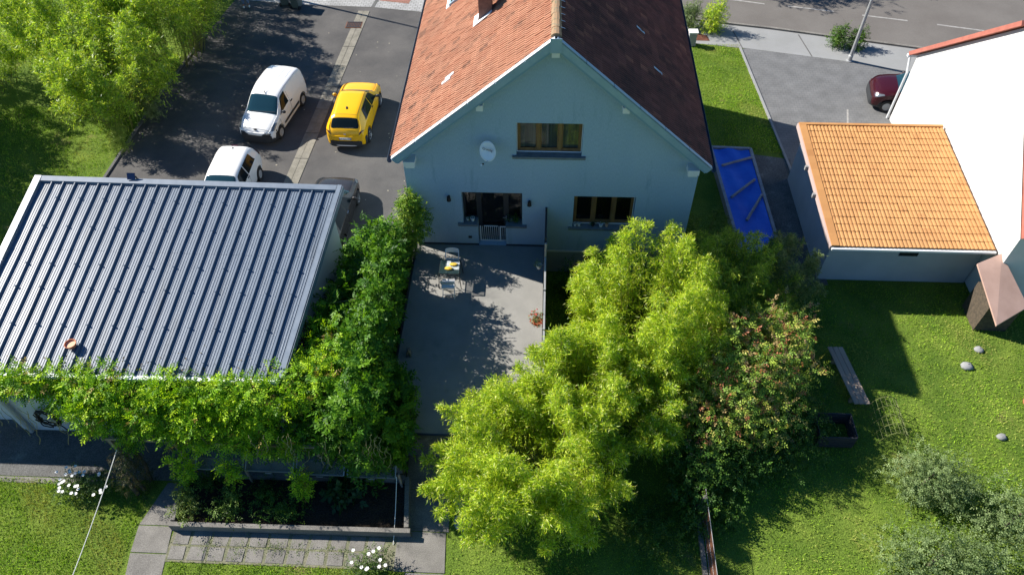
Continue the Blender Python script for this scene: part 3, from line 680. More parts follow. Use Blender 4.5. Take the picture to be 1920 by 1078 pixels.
# windows
def window(x0, x1, z0, z1, frame, y=0.2, lights=3, curtain=False, bar=True):
    t_ = mk('window', MB().box(x0+0.0, x1, y+0.07, y+0.09, z0, z1), A['curtain'] if curtain else A['darkgap'], hs)
    fr = MB(); f = 0.07
    fr.box(x0+.002, x0+f, y, y+0.06, z0+.002, z1-.002); fr.box(x1-f, x1-.002, y, y+0.06, z0+.002, z1-.002); fr.box(x0+f, x1-f, y, y+0.06, z0+.002, z0+f*1.3); fr.box(x0+f, x1-f, y, y+0.06, z1-f, z1-.002)
    wd = (x1-x0)/lights
    for i in range(1, lights): fr.box(x0+i*wd-0.055, x0+i*wd+0.055, y-0.008, y+0.06, z0+f*1.3, z1-f)
    mk('window_frame', fr, frame, t_, bevel=0.004)
    for i in range(lights):
        a = x0+i*wd+(f if i == 0 else 0.055); b = x0+(i+1)*wd-(f if i == lights-1 else 0.055)
        sf = MB(); s = 0.035
        sf.box(a+.002, a+s, y+0.012, y+0.05, z0+.1, z1-.08); sf.box(b-s, b-.002, y+0.012, y+0.05, z0+.1, z1-.08); sf.box(a+s, b-s, y+0.012, y+0.05, z0+.092, z0+.092+s); sf.box(a+s, b-s, y+0.012, y+0.05, z1-.072-s, z1-.072)
        mk('sash', sf, frame, t_)
        mk('pane', MB().add([(a+s, y+0.034, z0+.1), (b-s, y+0.034, z0+.1), (b-s, y+0.034, z1-.08), (a+s, y+0.034, z1-.08)], [(0, 1, 2, 3)]), A['pane'], t_)
    return t_
pg = bpy.data.materials.new('pane_glass'); pg.use_nodes = True
_n = pg.node_tree.nodes; _l = pg.node_tree.links; _g = _n.new('ShaderNodeBsdfGlossy'); _g.inputs['Roughness'].default_value = 0.02; _g.inputs['Color'].default_value = (0.9, 0.95, 1, 1)
_t = _n.new('ShaderNodeBsdfTransparent'); _t.inputs[0].default_value = (0.62, 0.66, 0.66, 1); _fr = _n.new('ShaderNodeFresnel'); _fr.inputs[0].default_value = 1.5
_m = _n.new('ShaderNodeMixShader'); _l.new(_fr.outputs[0], _m.inputs[0]); _l.new(_t.outputs[0], _m.inputs[1]); _l.new(_g.outputs[0], _m.inputs[2]); _l.new(_m.outputs[0], _n['Material Output'].inputs[0])
A['pane'] = pg
window(-0.84, 1.19, 5.47, 6.69, A['brownwood'], curtain=True)
window(1.09, 3.12, 2.36, 3.73, A['brownwood'])
def sill(x0, x1, z, y0=-0.10, m=None):
    mb = MB().box(x0, x1, y0, -0.002, z-0.09, z); mb.box(x0+0.13, x1-0.13, -0.002, 0.19, z-0.03, z+0.005); return mk('window_sill', mb, A['sill'], hs, bevel=0.006)
sill(-0.99, 1.34, 5.46); sill(0.93, 3.27, 2.33)
mk('blind_rail', MB().box(-0.85, 1.2, 0.155, 0.175, 5.475, 5.5).box(-0.855, -0.835, 0.155, 0.175, 5.5, 6.7).box(1.185, 1.205, 0.155, 0.175, 5.5, 6.7), A['whitemetal'], hs)
mk('blind_rail', MB().box(1.08, 3.13, 0.155, 0.175, 2.345, 2.37), A['whitemetal'], hs)
mk('blind_rail', MB().box(3.10, 3.12, 0.155, 0.175, 2.37, 3.7), A['whitemetal'], hs)
mb = MB().box(-2.92, -2.24, -0.10, -0.002, 2.31, 2.40); mb.box(-2.74, -2.24, -0.002, 0.29, 2.36, 2.405); mk('window_sill', mb, A['sill'], hs, bevel=0.006)
mb = MB().box(-1.26, -0.52, -0.10, -0.002, 2.27, 2.36); mb.box(-1.26, -0.68, -0.002, 0.29, 2.32, 2.365); mk('window_sill', mb, A['sill'], hs, bevel=0.006)
dr = mk('door', MB().box(-2.74, -0.68, 0.36, 0.38, T, 3.83), A['darkgap'], hs)
fr = MB(); y0, y1 = 0.28, 0.34
for a, b in ((-2.74, -2.66), (-2.28, -2.1), (-1.34, -1.16), (-0.76, -0.68)): fr.box(a+.001, b-.001, y0, y1, T+.001 if -2.3 < a < -1.2 else 2.41, 3.829)
fr.box(-2.66, -2.28, y0, y1, 2.41, 2.49); fr.box(-1.16, -0.76, y0, y1, 2.37, 2.45); fr.box(-2.66, -2.28, y0, y1, 3.75, 3.829); fr.box(-2.1, -1.34, y0, y1, 3.73, 3.829); fr.box(-1.16, -0.76, y0, y1, 3.75, 3.829); fr.box(-2.1, -1.34, y0, y1, T, T+0.12)
mk('door_frame', fr, A['darkframe'], dr, bevel=0.004)
for (a, b, p, q) in ((-2.66, -2.28, 2.49, 3.75), (-2.1, -1.34, T+0.12, 3.73), (-1.16, -0.76, 2.45, 3.75)): mk('pane', MB().add([(a, 0.31, p), (b, 0.31, p), (b, 0.31, q), (a, 0.31, q)], [(0, 1, 2, 3)]), A['pane'], dr)
mk('door_handle', MB().box(-1.27, -1.23, 0.255, 0.279, 2.32, 2.5).box(-1.37, -1.25, 0.235, 0.254, 2.43, 2.455), A['alloy'], dr)
mk('socket', MB().box(-2.6, -2.48, -0.03, -0.002, 1.66, 1.75), A['trim'], hs)
mk('downpipe', MB().tube([(EL-0.09, 0.5, ZL-0.14), (XL-0.06, 0.5, 5.0), (XL-0.06, 0.5, 0.1)], 0.045, 10), A['zinc'], hs)

# ---------- fixtures on the wall
def wall_lamp(x, z, label):
    t = thing('wall_lamp', (x, 0, z), label, 'wall lamp', 'black wall lamps beside the terrace door')
    mb = MB().lathe([(0.05, 0.10), (0.075, -0.08), (0.066, -0.08), (0.045, 0.09)], (x, -0.10, z), 14); mb.lathe([(0.001, 0.10), (0.05, 0.10)], (x, -0.10, z), 14)
    mk('lamp_shade', mb, A['black'], t); mk('bracket', MB().box(x-0.035, x+0.035, -0.06, -0.001, z-0.05, z+0.07), A['black'], t)
wall_lamp(-3.16, 3.60, 'black wall lamp to the left of the terrace door'); wall_lamp(-0.43, 3.45, 'black wall lamp to the right of the terrace door')
sd = thing('satellite_dish', (-1.75, 0, 5.7), 'white oval satellite dish on the gable wall left of the upper window', 'satellite dish')
mb = MB(); n = 28; dn = Vector((-0.36, -0.86, 0.36)).normalized(); dx = Vector((1, 0, 0)).cross(dn).normalized(); dxx = dn.cross(dx).normalized(); cen = Vector((-1.74, -0.42, 5.92))
rings = []
for r in (0, 0.25, 0.5, 0.75, 1.0):
    for j in range(n):
        a = 2*pi*j/n; mb.v.append(tuple(cen+dxx*(cos(a)*r*0.28)+dx*(sin(a)*r*0.33)+dn*(0.07*(r*r-1))))
for i in range(4):
    for j in range(n): mb.f.append((i*n+j, i*n+(j+1) % n, (i+1)*n+(j+1) % n, (i+1)*n+j))
dish = mk('reflector', mb, A['whitemetal'], sd, smooth=True); sm = dish.modifiers.new('s', 'SOLIDIFY'); sm.thickness = 0.012
lnb = cen+dn*0.42+dx*0.31*(1 if dx.z < 0 else -1)
mk('feed_arm', MB().tube([cen-dn*0.05+dx*0.31*(1 if dx.z < 0 else -1), lnb], 0.014, 8), A['zinc'], sd)
mk('receiver', MB().tube([lnb, lnb-dn*0.11], [0.035, 0.028], 12), A['trim'], sd); mk('receiver_cap', MB().tube([lnb+dn*0.03, lnb+dn*0.002], 0.03, 12), A['whiteplastic'], sd)
mk('bracket', MB().tube([cen-dn*0.08, (-1.70, -0.02, 5.75)], 0.022, 8).box(-1.78, -1.62, -0.02, -0.001, 5.6, 5.9), A['zinc'], sd)
def text_obj(name, s, size, m, parent, Mx, ext=0.001):
    cu = bpy.data.curves.new(name, 'FONT'); cu.body = s; cu.size = size; cu.align_x = 'CENTER'; cu.align_y = 'CENTER'; cu.extrude = ext
    to = bpy.data.objects.new(name, cu); col.objects.link(to); bpy.context.view_layer.update()
    me = bpy.data.meshes.new_from_object(to.evaluated_get(bpy.context.evaluated_depsgraph_get())); bpy.data.objects.remove(to)
    me.materials.clear(); me.materials.append(m); o = bpy.data.objects.new(name, me); col.objects.link(o); o.parent = parent; o.matrix_local = Mx; return o
up_ = -dx if dx.z < 0 else dx; rt_ = up_.cross(dn).normalized()
Rm = Matrix((rt_, up_, dn)).transposed().to_4x4()
text_obj('lettering', 'Grundig', 0.105, A['dishprint'], sd, Matrix.Translation(cen+dn*0.012+up_*0.06-wloc(sd)) @ Rm @ Matrix.Rotation(-0.12, 4, 'Z'), 0.004)

# safety gate
sg = thing('safety_gate', (-1.75, -0.05, T), 'white barred child safety gate across the foot of the terrace door', 'safety gate')
gy = 0.20; z0, z1 = T+0.02, T+0.78
mk('top_rail', MB().box(-2.05, -1.55, gy-.012, gy+.012, z1-.03, z1).box(-1.47, -1.28, gy-.012, gy+.012, z1-.06, z1-.02), A['whiteplastic'], sg)
mk('bottom_rail', MB().box(-2.2, -1.28, gy-.015, gy+.015, z0, z0+.04), A['whiteplastic'], sg)
for x in (-2.2, -1.49): mk('post', MB().box(x, x+.045, gy-.014, gy+.014, z0+.041, z1-.02), A['whiteplastic'], sg)
x = -2.11
while x < -1.3:
    if not (-1.53 < x < -1.43): mk('bar', MB().box(x, x+.017, gy-.008, gy+.008, z0+.041, z1-.031), A['whiteplastic'], sg)
    x += 0.072

# ============================================================ TERRACE FENCE
tf = thing('terrace_fence', (0.15, -3.5, 0), 'dark metal privacy fence along the right edge of the terrace', 'fence')
fx = 0.15
for y, h in ((-0.08, 3.25), (-1.5, 3.0), (-3.0, 2.45), (-4.6, 2.45), (-6.2, 2.45), (-7.6, 2.45)): mk('post', MB().box(fx-.035, fx+.035, y-.035, y+.035, 0.1, h), A['galv'] if h < 3.1 else A['darkframe'], tf, bevel=.004)
for y0_, y1_, h in ((-1.46, -0.12, 3.15), (-2.96, -1.54, 2.35), (-4.56, -3.04, 2.35), (-6.16, -4.64, 2.35), (-7.56, -6.24, 2.35)):
    z = 0.35; k = 0
    while z < h-0.1:
        mk('board', MB().box(fx-.011, fx+.011, y0_, y1_, z, min(z+.17, h-.01)), A['darkframe'], tf); z += 0.18
    mk('cap_rail', MB().box(fx-.03, fx+.03, y0_, y1_, h-.006, h+.03), A['galv'] if h < 3 else A['darkframe'], tf)

# ---------- potted plants
def pot_plant(x, y, z, label, r=0.11, cols=DARKG, potm=None, flower=None, fr=0.17, group=None, hook=False, name='potted_plant', h=0.16):
    t = thing(name, (x, y, z), label, 'potted plant', group)
    mk('pot', MB().lathe([(r*.68, 0), (r, h), (r*1.08, h), (r*1.08, h+.02), (r*.9, h+.02), (r*.86, h-.03), (0.001, h-.03)], (x, y, z), 18), potm or A['whiteplastic'], t)
    leafy('foliage', t, [((x, y, z+h+fr*.5), (fr, fr, fr*.85))], 260, 0.05, 0.022, cols, sprays=3, spl=0.05, depth=0.8, zmin=z)
    if flower:
        n = 60; P, N = clump_points((x, y, z+h+fr*.5), (fr*1.05, fr*1.05, fr*.9), n, 0.2); P2 = np.repeat(P, 5, axis=0); 
        leaf_mesh('flowers', P2, randdir(len(P2)), randdir(len(P2)), np.full(len(P2), .045), np.full(len(P2), .035), palette(len(P2), flower), L_VINE, t, 'stuff')
    if hook: mk('hook', MB().tube([(x, y, z+h), (0.13, y, z+h+.02)], .008, 6), A['galv'], t)
    return t
pot_plant(-0.06, -1.75, 2.05, 'small green plant in a white pot hung high on the terrace fence', cols=OLIVE, hook=True, r=.09, fr=.14)
pot_plant(-0.07, -4.05, 1.95, 'red flowering basket hung on the terrace fence', cols=OLIVE, flower=[(0.55, 0.05, 0.03), (0.45, 0.12, 0.05)], hook=True, r=.15, fr=.24, potm=A['terracotta'])
pot_plant(-0.02, -5.35, 1.95, 'trailing leafy plant with pale flowers hung on the terrace fence above the bamboo', cols=OLIVE, flower=[(0.6, 0.6, 0.65), (0.3, 0.25, 0.5)], hook=True, r=.14, fr=.25, potm=A['pipe'])
pot_plant(-2.42, 0.10, 2.41, 'white pot standing on the sill left of the terrace door', r=.075, fr=.07, h=.13)
pot_plant(-2.60, 0.12, 2.41, 'tiny green plant at the outer end of the sill left of the terrace door', r=.045, fr=.08, h=.09, cols=OLIVE)
pot_plant(-0.92, 0.14, 2.37, 'dark round plant on the sill right of the terrace door', r=.09, fr=.15, h=.1, potm=A['trim'])
pot_plant(-1.16, 0.14, 2.37, 'small light green plant beside the door handle on the right hand sill', r=.05, fr=.1, h=.08, potm=A['trim'], cols=OLIVE)
for i, (x, lb, pm) in enumerate(((1.16, 'leftmost white pot on the lower window sill', 'whiteplastic'), (1.30, 'white pot second from the left on the lower window sill', 'whiteplastic'), (1.78, 'dark plant pot near the middle of the lower window sill', 'trim'), (2.06, 'large white pot with white trim right of the dark pot on the lower sill', 'whiteplastic'), (2.26, 'pink and white pot at the right of the lower window sill', 'terracotta_in'))):
    pot_plant(x, 0.04, 2.335, lb, r=.062+.012*(i == 3), fr=.05+.03*(i == 2), h=.11, potm=A[pm])

# ---------- garden table and folding chairs
tb = thing('glass_table', (-3.08, -1.78, T), 'black framed glass garden table on the terrace', 'table')
tx0, tx1, ty0, ty1, tz = -3.42, -2.74, -2.08, -1.45, T+.72
mk('tabletop', MB().box(tx0, tx1, ty0, ty1, tz, tz+.008), A['glass_clear'], tb)
fm = MB()
for a, b in (((tx0, ty0), (tx1, ty0)), ((tx1, ty0), (tx1, ty1)), ((tx1, ty1), (tx0, ty1)), ((tx0, ty1), (tx0, ty0))): fm.beam((*a, tz-.012), (*b, tz-.012), .022, .022)
mk('table_frame', fm, A['black'], tb)
for sx, sy in ((tx0, ty0), (tx1, ty0), (tx0, ty1), (tx1, ty1)):
    cx, cy = (tx0+tx1)/2, (ty0+ty1)/2; mk('leg', MB().tube([(sx, sy, tz-.02), (sx+(sx-cx)*.12, sy+(sy-cy)*.15, T+.01)], .014, 8), A['black'], tb)
tr = thing('serving_tray', (-2.98, -1.72, tz+.01), 'white checked cloth lying on the glass table', 'table cloth')
mb = MB()
for i in range(5):
    for j in range(4): mb.box(-3.17+i*.085, -3.17+i*.085+.05, -1.87+j*.09, -1.87+j*.09+.055, tz+.012, tz+.016)
mb.box(-3.19, -2.76, -1.89, -1.5, tz+.0095, tz+.0115)
for k, o_ in enumerate((1,)): mk('check', mb, mat('check_cloth', (0.30, 0.36, 0.37), 0.9, c2=(0.6, 0.62, 0.62), scale=9), tr)
for i, (x, y, a, lb) in enumerate(((-3.1, -1.87, 0.2, 'yellow crumpled cloth on the glass table nearer the front chair'), (-2.95, -1.68, 2.2, 'yellow crumpled cloth on the glass table nearer the rear chair'))):
    t = MB().ellip((x, y, tz+.04), (.14, .075, .035), 16, 8, .16); r_ = tag(mk('yellow_cloth', t, A['yellow'], smooth=True), lb, 'cloth', 'yellow cloths on the table')
def chair(loc, rz, label):
    t = thing('folding_chair', loc, label, 'chair', 'white folding chairs at the glass table', rz)
    P = lambda n_, mb: mk(n_, mb, A['whiteplastic'], t, local=True, bevel=.003)
    P('seat', MB().poly([(-.21, -.2), (.21, -.2), (.22, .2), (-.22, .2)], .43, .46))
    # backrest curved
    mb = MB(); n = 8
    for i in range(n+1):
        u = -1+2*i/n; x = u*.22; yy = .23+.03*(1-u*u); zt = .86+.03*(1-u*u)
        mb.v += [(x, yy, .70), (x, yy+.03, zt), (x, yy+.02, .70), (x, yy+.05, zt)]
    for i in range(n):
        a = i*4; b = a+4; mb.f += [(a, b, b+1, a+1), (a+2, a+3, b+3, b+2), (a+1, b+1, b+3, a+3), (a, a+2, b+2, b)]
    mb.f += [(0, 1, 3, 2), (n*4, n*4+2, n*4+3, n*4+1)]
    P('backrest', mb)
    for sx in (-1, 1):
        P('leg', MB().beam((sx*.225, .26, .84), (sx*.225, -.22, 0.0), .03, .02, up=(0, 1, 0))); P('leg', MB().beam((sx*.195, -.16, .42), (sx*.195, .3, 0.0), .026, .02, up=(0, 1, 0)))
    P('stretcher', MB().beam((-.225, -.13, .14), (.225, -.13, .14), .02, .025)); P('stretcher', MB().beam((-.19, .22, .13), (.19, .22, .13), .02, .025)); P('stretcher', MB().beam((-.19, .1, .27), (.19, .1, .27), .02, .025))
    return t
chair((-3.06, -1.32, T), 0.0, 'white folding chair at the far side of the glass table near the house wall')
chair((-3.10, -2.28, T), pi+.03, 'white folding chair at the near side of the glass table facing the house')
# stone figure
st = thing('garden_figure', (-4.12, -4.9, T), 'small mottled stone animal figure at the left edge of the terrace', 'garden figure')
x, y, z = -4.12, -4.9, T
mb = MB().ellip((x, y, z+.13), (.075, .09, .13), 14, 10).ellip((x, y-.03, z+.27), (.055, .062, .06), 12, 8).ellip((x, y-.09, z+.25), (.026, .04, .024), 10, 6)
for sx in (-1, 1): mb.tube([(x+sx*.035, y-.01, z+.31), (x+sx*.05, y, z+.375)], [.02, .005], 6); mb.tube([(x+sx*.045, y-.07, z+.17), (x+sx*.05, y-.1, z+.015)], [.025, .022], 8); mb.ellip((x+sx*.055, y-.12, z+.018), (.022, .035, .018), 8, 6)
mk('body', mb, A['statue'], st, smooth=True); mk('base', MB().box(x-.09, x+.09, y-.15, y+.1, z, z+.012), A['statue'], st)

# ============================================================ GARAGE
gr = thing('garage', (-11.5, -4, 0), 'low garage with ribbed blue grey metal roof and pale walls, vine along its front', 'garage')
TLp, TRp = Vector((-16.30, -0.81, 4.80)), Vector((-6.55, -0.98, 4.80)); BLp, BRp = Vector((-16.45, -7.52, 3.55)), Vector((-7.17, -7.48, 3.55))
def rp(u, v, h=0.0):
    a = TLp.lerp(TRp, u); b = BLp.lerp(BRp, u); p = b.lerp(a, v); return Vector((p.x, p.y, p.z+h))
wm = MB(); wy0, wy1, wx0, wx1 = -7.33, -1.15, -16.3, -6.85
wx1n = -7.35
wm.add([(wx0, wy0, 0), (wx1n, wy0, 0), (wx1, wy1, 0), (wx0, wy1, 0), (wx0, wy0, 3.42), (wx1n, wy0, 3.42), (wx1, wy1, 4.62), (wx0, wy1, 4.62)], [(0, 1, 5, 4), (1, 2, 6, 5), (2, 3, 7, 6), (3, 0, 4, 7), (4, 5, 6, 7)])
mk('wall', wm, A['gar_wall'], gr)
NP = 25
for j in range(2):
    v0, v1 = ((0.0, 0.605), (0.60, 0.985))[j]
    for i in range(NP):
        u0, u1 = (i+0.0)/NP, (i+1.0)/NP
        prof = [(0.0, 0.0), (0.03, 0.072), (0.10, 0.072), (0.13, 0.0)]
        for k in range(3):
            c_ = 0.36+0.21*k; prof += [(c_-0.045, 0.0), (c_-0.02, 0.012), (c_+0.02, 0.012), (c_+0.045, 0.0)]
        prof.append((1.0, 0.0))
        mb = MB(); n = len(prof); hh = 0.004*(j)
        # slight sag / waviness down the sheet
        ns = 7
        for s_i in range(ns):
            v = v0+(v1-v0)*s_i/(ns-1); sag = 0.006*sin(v*17+i*1.7)
            for (q, h) in prof: mb.v.append(tuple(rp(u0+(u1-u0)*q, v, h+hh+sag)))
        for s_i in range(ns-1):
            for k in range(n-1): a = s_i*n+k; mb.f.append((a, a+1, a+n+1, a+n))
        mk('roof_panel', mb, A['sheet'], gr)
# screws along the ribs
mb = MB()
for i in range(NP):
    for v in (0.06, 0.22, 0.40, 0.52, 0.72, 0.88):
        if (i+int(v*50)) % 2: continue
        p = rp((i+0.07)/NP, v, 0.073); mb.box(p.x-.022, p.x+.022, p.y-.022, p.y+.022, p.z, p.z+.022)
tag(mk('roof_screws', mb, A['sheet'], gr), kind='stuff')
mk('ridge_flashing', MB().add([tuple(rp(0, .972, .10)), tuple(rp(1, .972, .10)), tuple(rp(1, 1.0, .11)), tuple(rp(0, 1.0, .11)), tuple(rp(0, 1.0, -.22)), tuple(rp(1, 1.0, -.22)), tuple(rp(0, .972, .0)), tuple(rp(1, .972, .0))], [(0, 1, 2, 3), (3, 2, 5, 4), (6, 7, 1, 0)]), A['flash'], gr)
for u, s, nm, m_ in ((0, -1, 'verge_flashing', 'whitemetal'), (1, 1, 'verge_flashing', 'flash')):
    a = rp(u, -.005, .10)+Vector((s*.09, 0, 0)); b = rp(u, 1.0, .11)+Vector((s*.09, 0, 0))
    mk(nm, MB().beam(a, b, .22 if s < 0 else .14, .02), A[m_], gr); mk('fascia', MB().beam(a+Vector((s*.10, 0, -.12)), b+Vector((s*.10, 0, -.12)), .02, .22), A[m_], gr)
gm = MB().beam(rp(0, -.01, -.03), rp(1, -.01, -.03), .13, .1); mk('gutter', gm, A['whitemetal'], gr)
mk('fascia_board', MB().beam(rp(0, .005, -.14), rp(1, .005, -.14), .03, .2), A['white_wall'], gr)
mk('downpipe', MB().tube([(-15.95, -7.45, 3.3), (-15.95, -7.42, 0.05)], .07, 12), A['pipe'], gr)
mk('window_sill', MB().box(-14.2, -13.4, -7.40, -7.335, 0.75, 0.82), A['pipe_white'], gr)
mk('window', MB().box(-14.15, -13.45, -7.36, -7.335, 0.82, 1.5), A['glass'], gr)
# annex on the left
an = thing('lean_to', (-17.6, -4.5, 0), 'white roofed low lean to at the left edge against the garage', 'lean to')
mk('wall', MB().box(-21, -16.62, -7.0, -3.3, 0, 3.0), A['white_wall'], an)
mk('roof', MB().box(-21.1, -16.66, -7.1, -3.45, 3.0, 3.08), A['whitemetal'], an); mk('parapet', MB().box(-21.1, -16.66, -3.44, -3.1, 3.0, 3.35), A['white_wall'], an)
mk('rear_flashing', MB().box(-21.1, -16.66, -3.54, -3.45, 3.085, 3.13), A['gutter'], an)
# solar lamp on the roof edge
sp = thing('solar_lamp', (-13.25, -0.88, 4.9), 'small solar panel lamp clipped to the far edge of the metal roof', 'solar lamp')
mk('solar_panel', MB().add([(-13.38, -.95, 4.93), (-13.12, -.95, 4.93), (-13.12, -.82, 5.1), (-13.38, -.82, 5.1), (-13.38, -.93, 4.915), (-13.12, -.93, 4.915), (-13.12, -.8, 5.085), (-13.38, -.8, 5.085)], [(0, 1, 2, 3), (7, 6, 5, 4), (0, 4, 5, 1), (1, 5, 6, 2), (2, 6, 7, 3), (3, 7, 4, 0)]), A['solar'], sp)
mk('bracket', MB().beam((-13.08, -.88, 4.88), (-13.12, -.86, 5.0), .04, .04), A['black'], sp)
# terracotta dish on the roof
u_ = rp(0.355, 0.085, 0.06); u_ = Vector((-13.22, -6.72, rp(.34, .12, .065).z))
dsh = thing('terracotta_dish', u_, 'round terracotta saucer standing on the metal roof', 'saucer')
mk('dish', MB().lathe([(.001, 0), (.11, 0), (.16, .10), (.165, .14), (.15, .14), (.14, .10), (.12, .05)], u_, 24), A['terracotta'], dsh, smooth=True)
mk('filling', MB().lathe([(.001, .085), (.141, .085)], u_, 24), A['terracotta_in'], dsh)
# hose on the garage wall
hz = thing('garden_hose', (-14.9, -7.45, 1.0), 'black garden hose coiled on the pale garage wall under the vine', 'garden hose')
mb = MB(); pts = []
for k in range(0, 150): a = k*0.26; r = .30+.06*sin(k*.7)+.03*cos(k*1.9); pts.append((-14.95+cos(a)*r*1.0, -7.40-.0009*k-.03*abs(sin(k*.31)), 1.0+sin(a)*r*1.25))
mb.tube(pts, .02, 6); mk('coil', mb, A['hose'], hz, smooth=True)
mk('tail', MB().tube([(-14.8, -7.45, .65), (-14.6, -7.5, .3), (-14.4, -7.5, .05), (-14.0, -7.45, .03), (-13.4, -7.42, .03)], .02, 6), A['hose'], hz, smooth=True)

# ============================================================ VEGETATION
# main bamboo groups right of the terrace
bamboo('bamboo', (0.15, -8.85, 0), 'bright yellow green bamboo leaning over the terrace corner at the bottom centre', 'bamboo', 2.9, 2.5, 4.5, 140, BAM, [4, 3, 3, 2, 1], lean=(-.45, -.25), nodes=18, per=56, hmin=.6)
bamboo('bamboo', (3.3, -4.2, 0), 'tall yellow green bamboo in front of the lower right window', 'bamboo', 2.6, 3.0, 5.7, 150, BAM, [4, 3, 3, 2, 1], lean=(.0, .15), nodes=18, per=58, hfall=.55, hmin=.55)
bamboo('bamboo', (6.3, -2.3, 0), 'bamboo with arching tips reaching over the blue tarpaulin', 'bamboo', 2.2, 2.2, 3.8, 90, [(0.36, 0.48, 0.04), (0.26, 0.38, 0.03), (0.50, 0.56, 0.09), (0.14, 0.24, 0.03)], lean=(.1, .2), nodes=14, per=44, hmin=.55)
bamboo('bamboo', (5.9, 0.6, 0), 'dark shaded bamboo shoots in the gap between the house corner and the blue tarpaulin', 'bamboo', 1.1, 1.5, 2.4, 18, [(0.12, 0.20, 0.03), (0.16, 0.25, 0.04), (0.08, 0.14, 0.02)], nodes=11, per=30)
bamboo('bamboo', (8.4, -1.4, 0), 'pale grey green feathery shrub at the foot of the annex wall', 'shrub', 1.15, 1.5, 3.1, 34, OLIVE, nodes=12, per=44, leafL=.11, leafW=.02)
bamboo('bamboo', (1.1, -6.9, 0), 'lower bamboo filling the gap between the two tall bamboo clumps', 'bamboo', 2.0, 2.0, 4.3, 90, BAM, [4, 3, 2, 3, 1], lean=(.2, .1), nodes=16, per=60)
bamboo('bamboo', (2.9, -7.0, 0), 'bamboo beside the reddish shrub below the tall clump', 'bamboo', 1.6, 1.5, 3.3, 60, BAM, [3, 3, 1, 4, 1], nodes=13, per=48)
# reddish shrub and dark ivy
sb = thing('berry_shrub', (6.5, -5.9, 0), 'mixed shrub with red and yellow tinged leaves right of the tall bamboo', 'shrub')
mk('trunk', MB().tube([(6.4, -5.9, 0), (6.5, -5.8, 1.2), (6.3, -6.0, 2.2)], [.09, .07, .03], 8).tube([(6.45, -5.85, .9), (7.2, -5.3, 2.0)], [.05, .02], 6).tube([(6.45, -5.85, .8), (5.8, -6.6, 1.9)], [.05, .02], 6), A['bark'], sb)
leafy('crown', sb, [((6.0, -5.7, 2.3), (1.35, 1.3, 1.2)), ((7.2, -4.9, 2.0), (1.2, 1.2, 1.2)), ((5.4, -6.8, 1.7), (1.2, 1.2, 1.1)), ((7.7, -3.9, 1.5), (.9, 1.0, 1.0)), ((6.6, -6.6, 1.5), (1.1, 1.0, 1.0))], 85, .095, .045, [(0.20, 0.33, 0.05), (0.32, 0.42, 0.06), (0.48, 0.42, 0.11), (0.46, 0.17, 0.09), (0.10, 0.18, 0.03), (0.42, 0.30, 0.14)], [4, 4, 2, 1.2, 2.5, 1.4], sprays=6, spl=.22, depth=.55, rough=.3)
sb = thing('evergreen_shrub', (4.9, -8.3, 0), 'dark glossy evergreen shrub climbing over the wire fence', 'shrub')
mk('trunk', MB().tube([(4.9, -8.3, 0), (4.8, -8.2, .8), (4.7, -8.4, 1.3)], [.07, .05, .02], 8), A['bark'], sb)
leafy('crown', sb, [((4.7, -8.2, .9), (.9, .9, .9)), ((4.55, -9.2, .6), (.5, .9, .6)), ((5.7, -8.1, .7), (.9, .8, .7)), ((5.5, -9.5, .35), (.4, .35, .35))], 120, .07, .05, DARKG, [3, 3, 3, 1], sprays=5, spl=.18, depth=.6, rough=.3)
sb = thing('dark_shrub', (7.3, -7.4, 0), 'low dark green undergrowth between the reddish shrub and the fence', 'shrub')
mk('stems', MB().tube([(7.3, -7.4, 0), (7.3, -7.3, .9)], [.05, .02], 6).tube([(7.0, -7.2, 0), (6.6, -7.3, .8)], [.04, .02], 6), A['bark'], sb)
leafy('foliage', sb, [((7.2, -7.3, .5), (1.4, 1.0, .8)), ((8.2, -6.3, .6), (.8, .8, .8)), ((3.4, -9.9, .15), (1.2, 1.0, .5))], 90, .08, .035, DARKG, [3, 2, 4, 1], sprays=5, spl=.2, depth=.7, rough=.3)
sb = thing('shaded_plants', (1.4, -2.2, 0), 'dark plants in the shaded lower garden just right of the terrace fence', 'plants')
mk('stems', MB().tube([(1.2, -1.9, 0), (1.15, -1.9, 1.6)], [.03, .01], 6).tube([(1.7, -3.0, 0), (1.7, -3.0, 1.0)], [.03, .01], 6), A['stem'], sb)
leafy('foliage', sb, [((1.0, -1.2, .6), (.35, .5, 1.1)), ((1.7, -3.2, .5), (.8, .9, .7)), ((1.0, -5.2, .5), (.7, 1.2, .7))], 60, .09, .04, DARKG, [3, 2, 4, 1], sprays=5, spl=.2, depth=.7, rough=.3)
# right bottom: pale bushes
for (c, r, lb, dn) in (((11.3, -8.35, .75), (.95, .85, .85), 'pale grey green rounded tree on the lawn at the lower right', 150), ((10.9, -10.6, .5), (1.5, 1.0, .75), 'pale green bush at the bottom edge below the rounded tree', 90), ((13.4, -9.4, .6), (1.3, 1.1, .8), 'grey green bush in the bottom right corner', 90)):
    sb = thing('pale_shrub', (c[0], c[1], 0), lb, 'shrub'); mk('trunk', MB().tube([(c[0], c[1], 0), (c[0]+.05, c[1], c[2]+.3)], [.07, .03], 8), A['bark'], sb)
    leafy('crown', sb, [(c, r), ((c[0]+r[0]*.7, c[1]-.1, c[2]*.8), (r[0]*.6, r[1]*.7, r[2]*.7))], dn, .075, .035, [(0.17, 0.24, 0.09), (0.24, 0.32, 0.13), (0.12, 0.18, 0.06)], sprays=5, spl=.16, depth=.6, rough=.3)
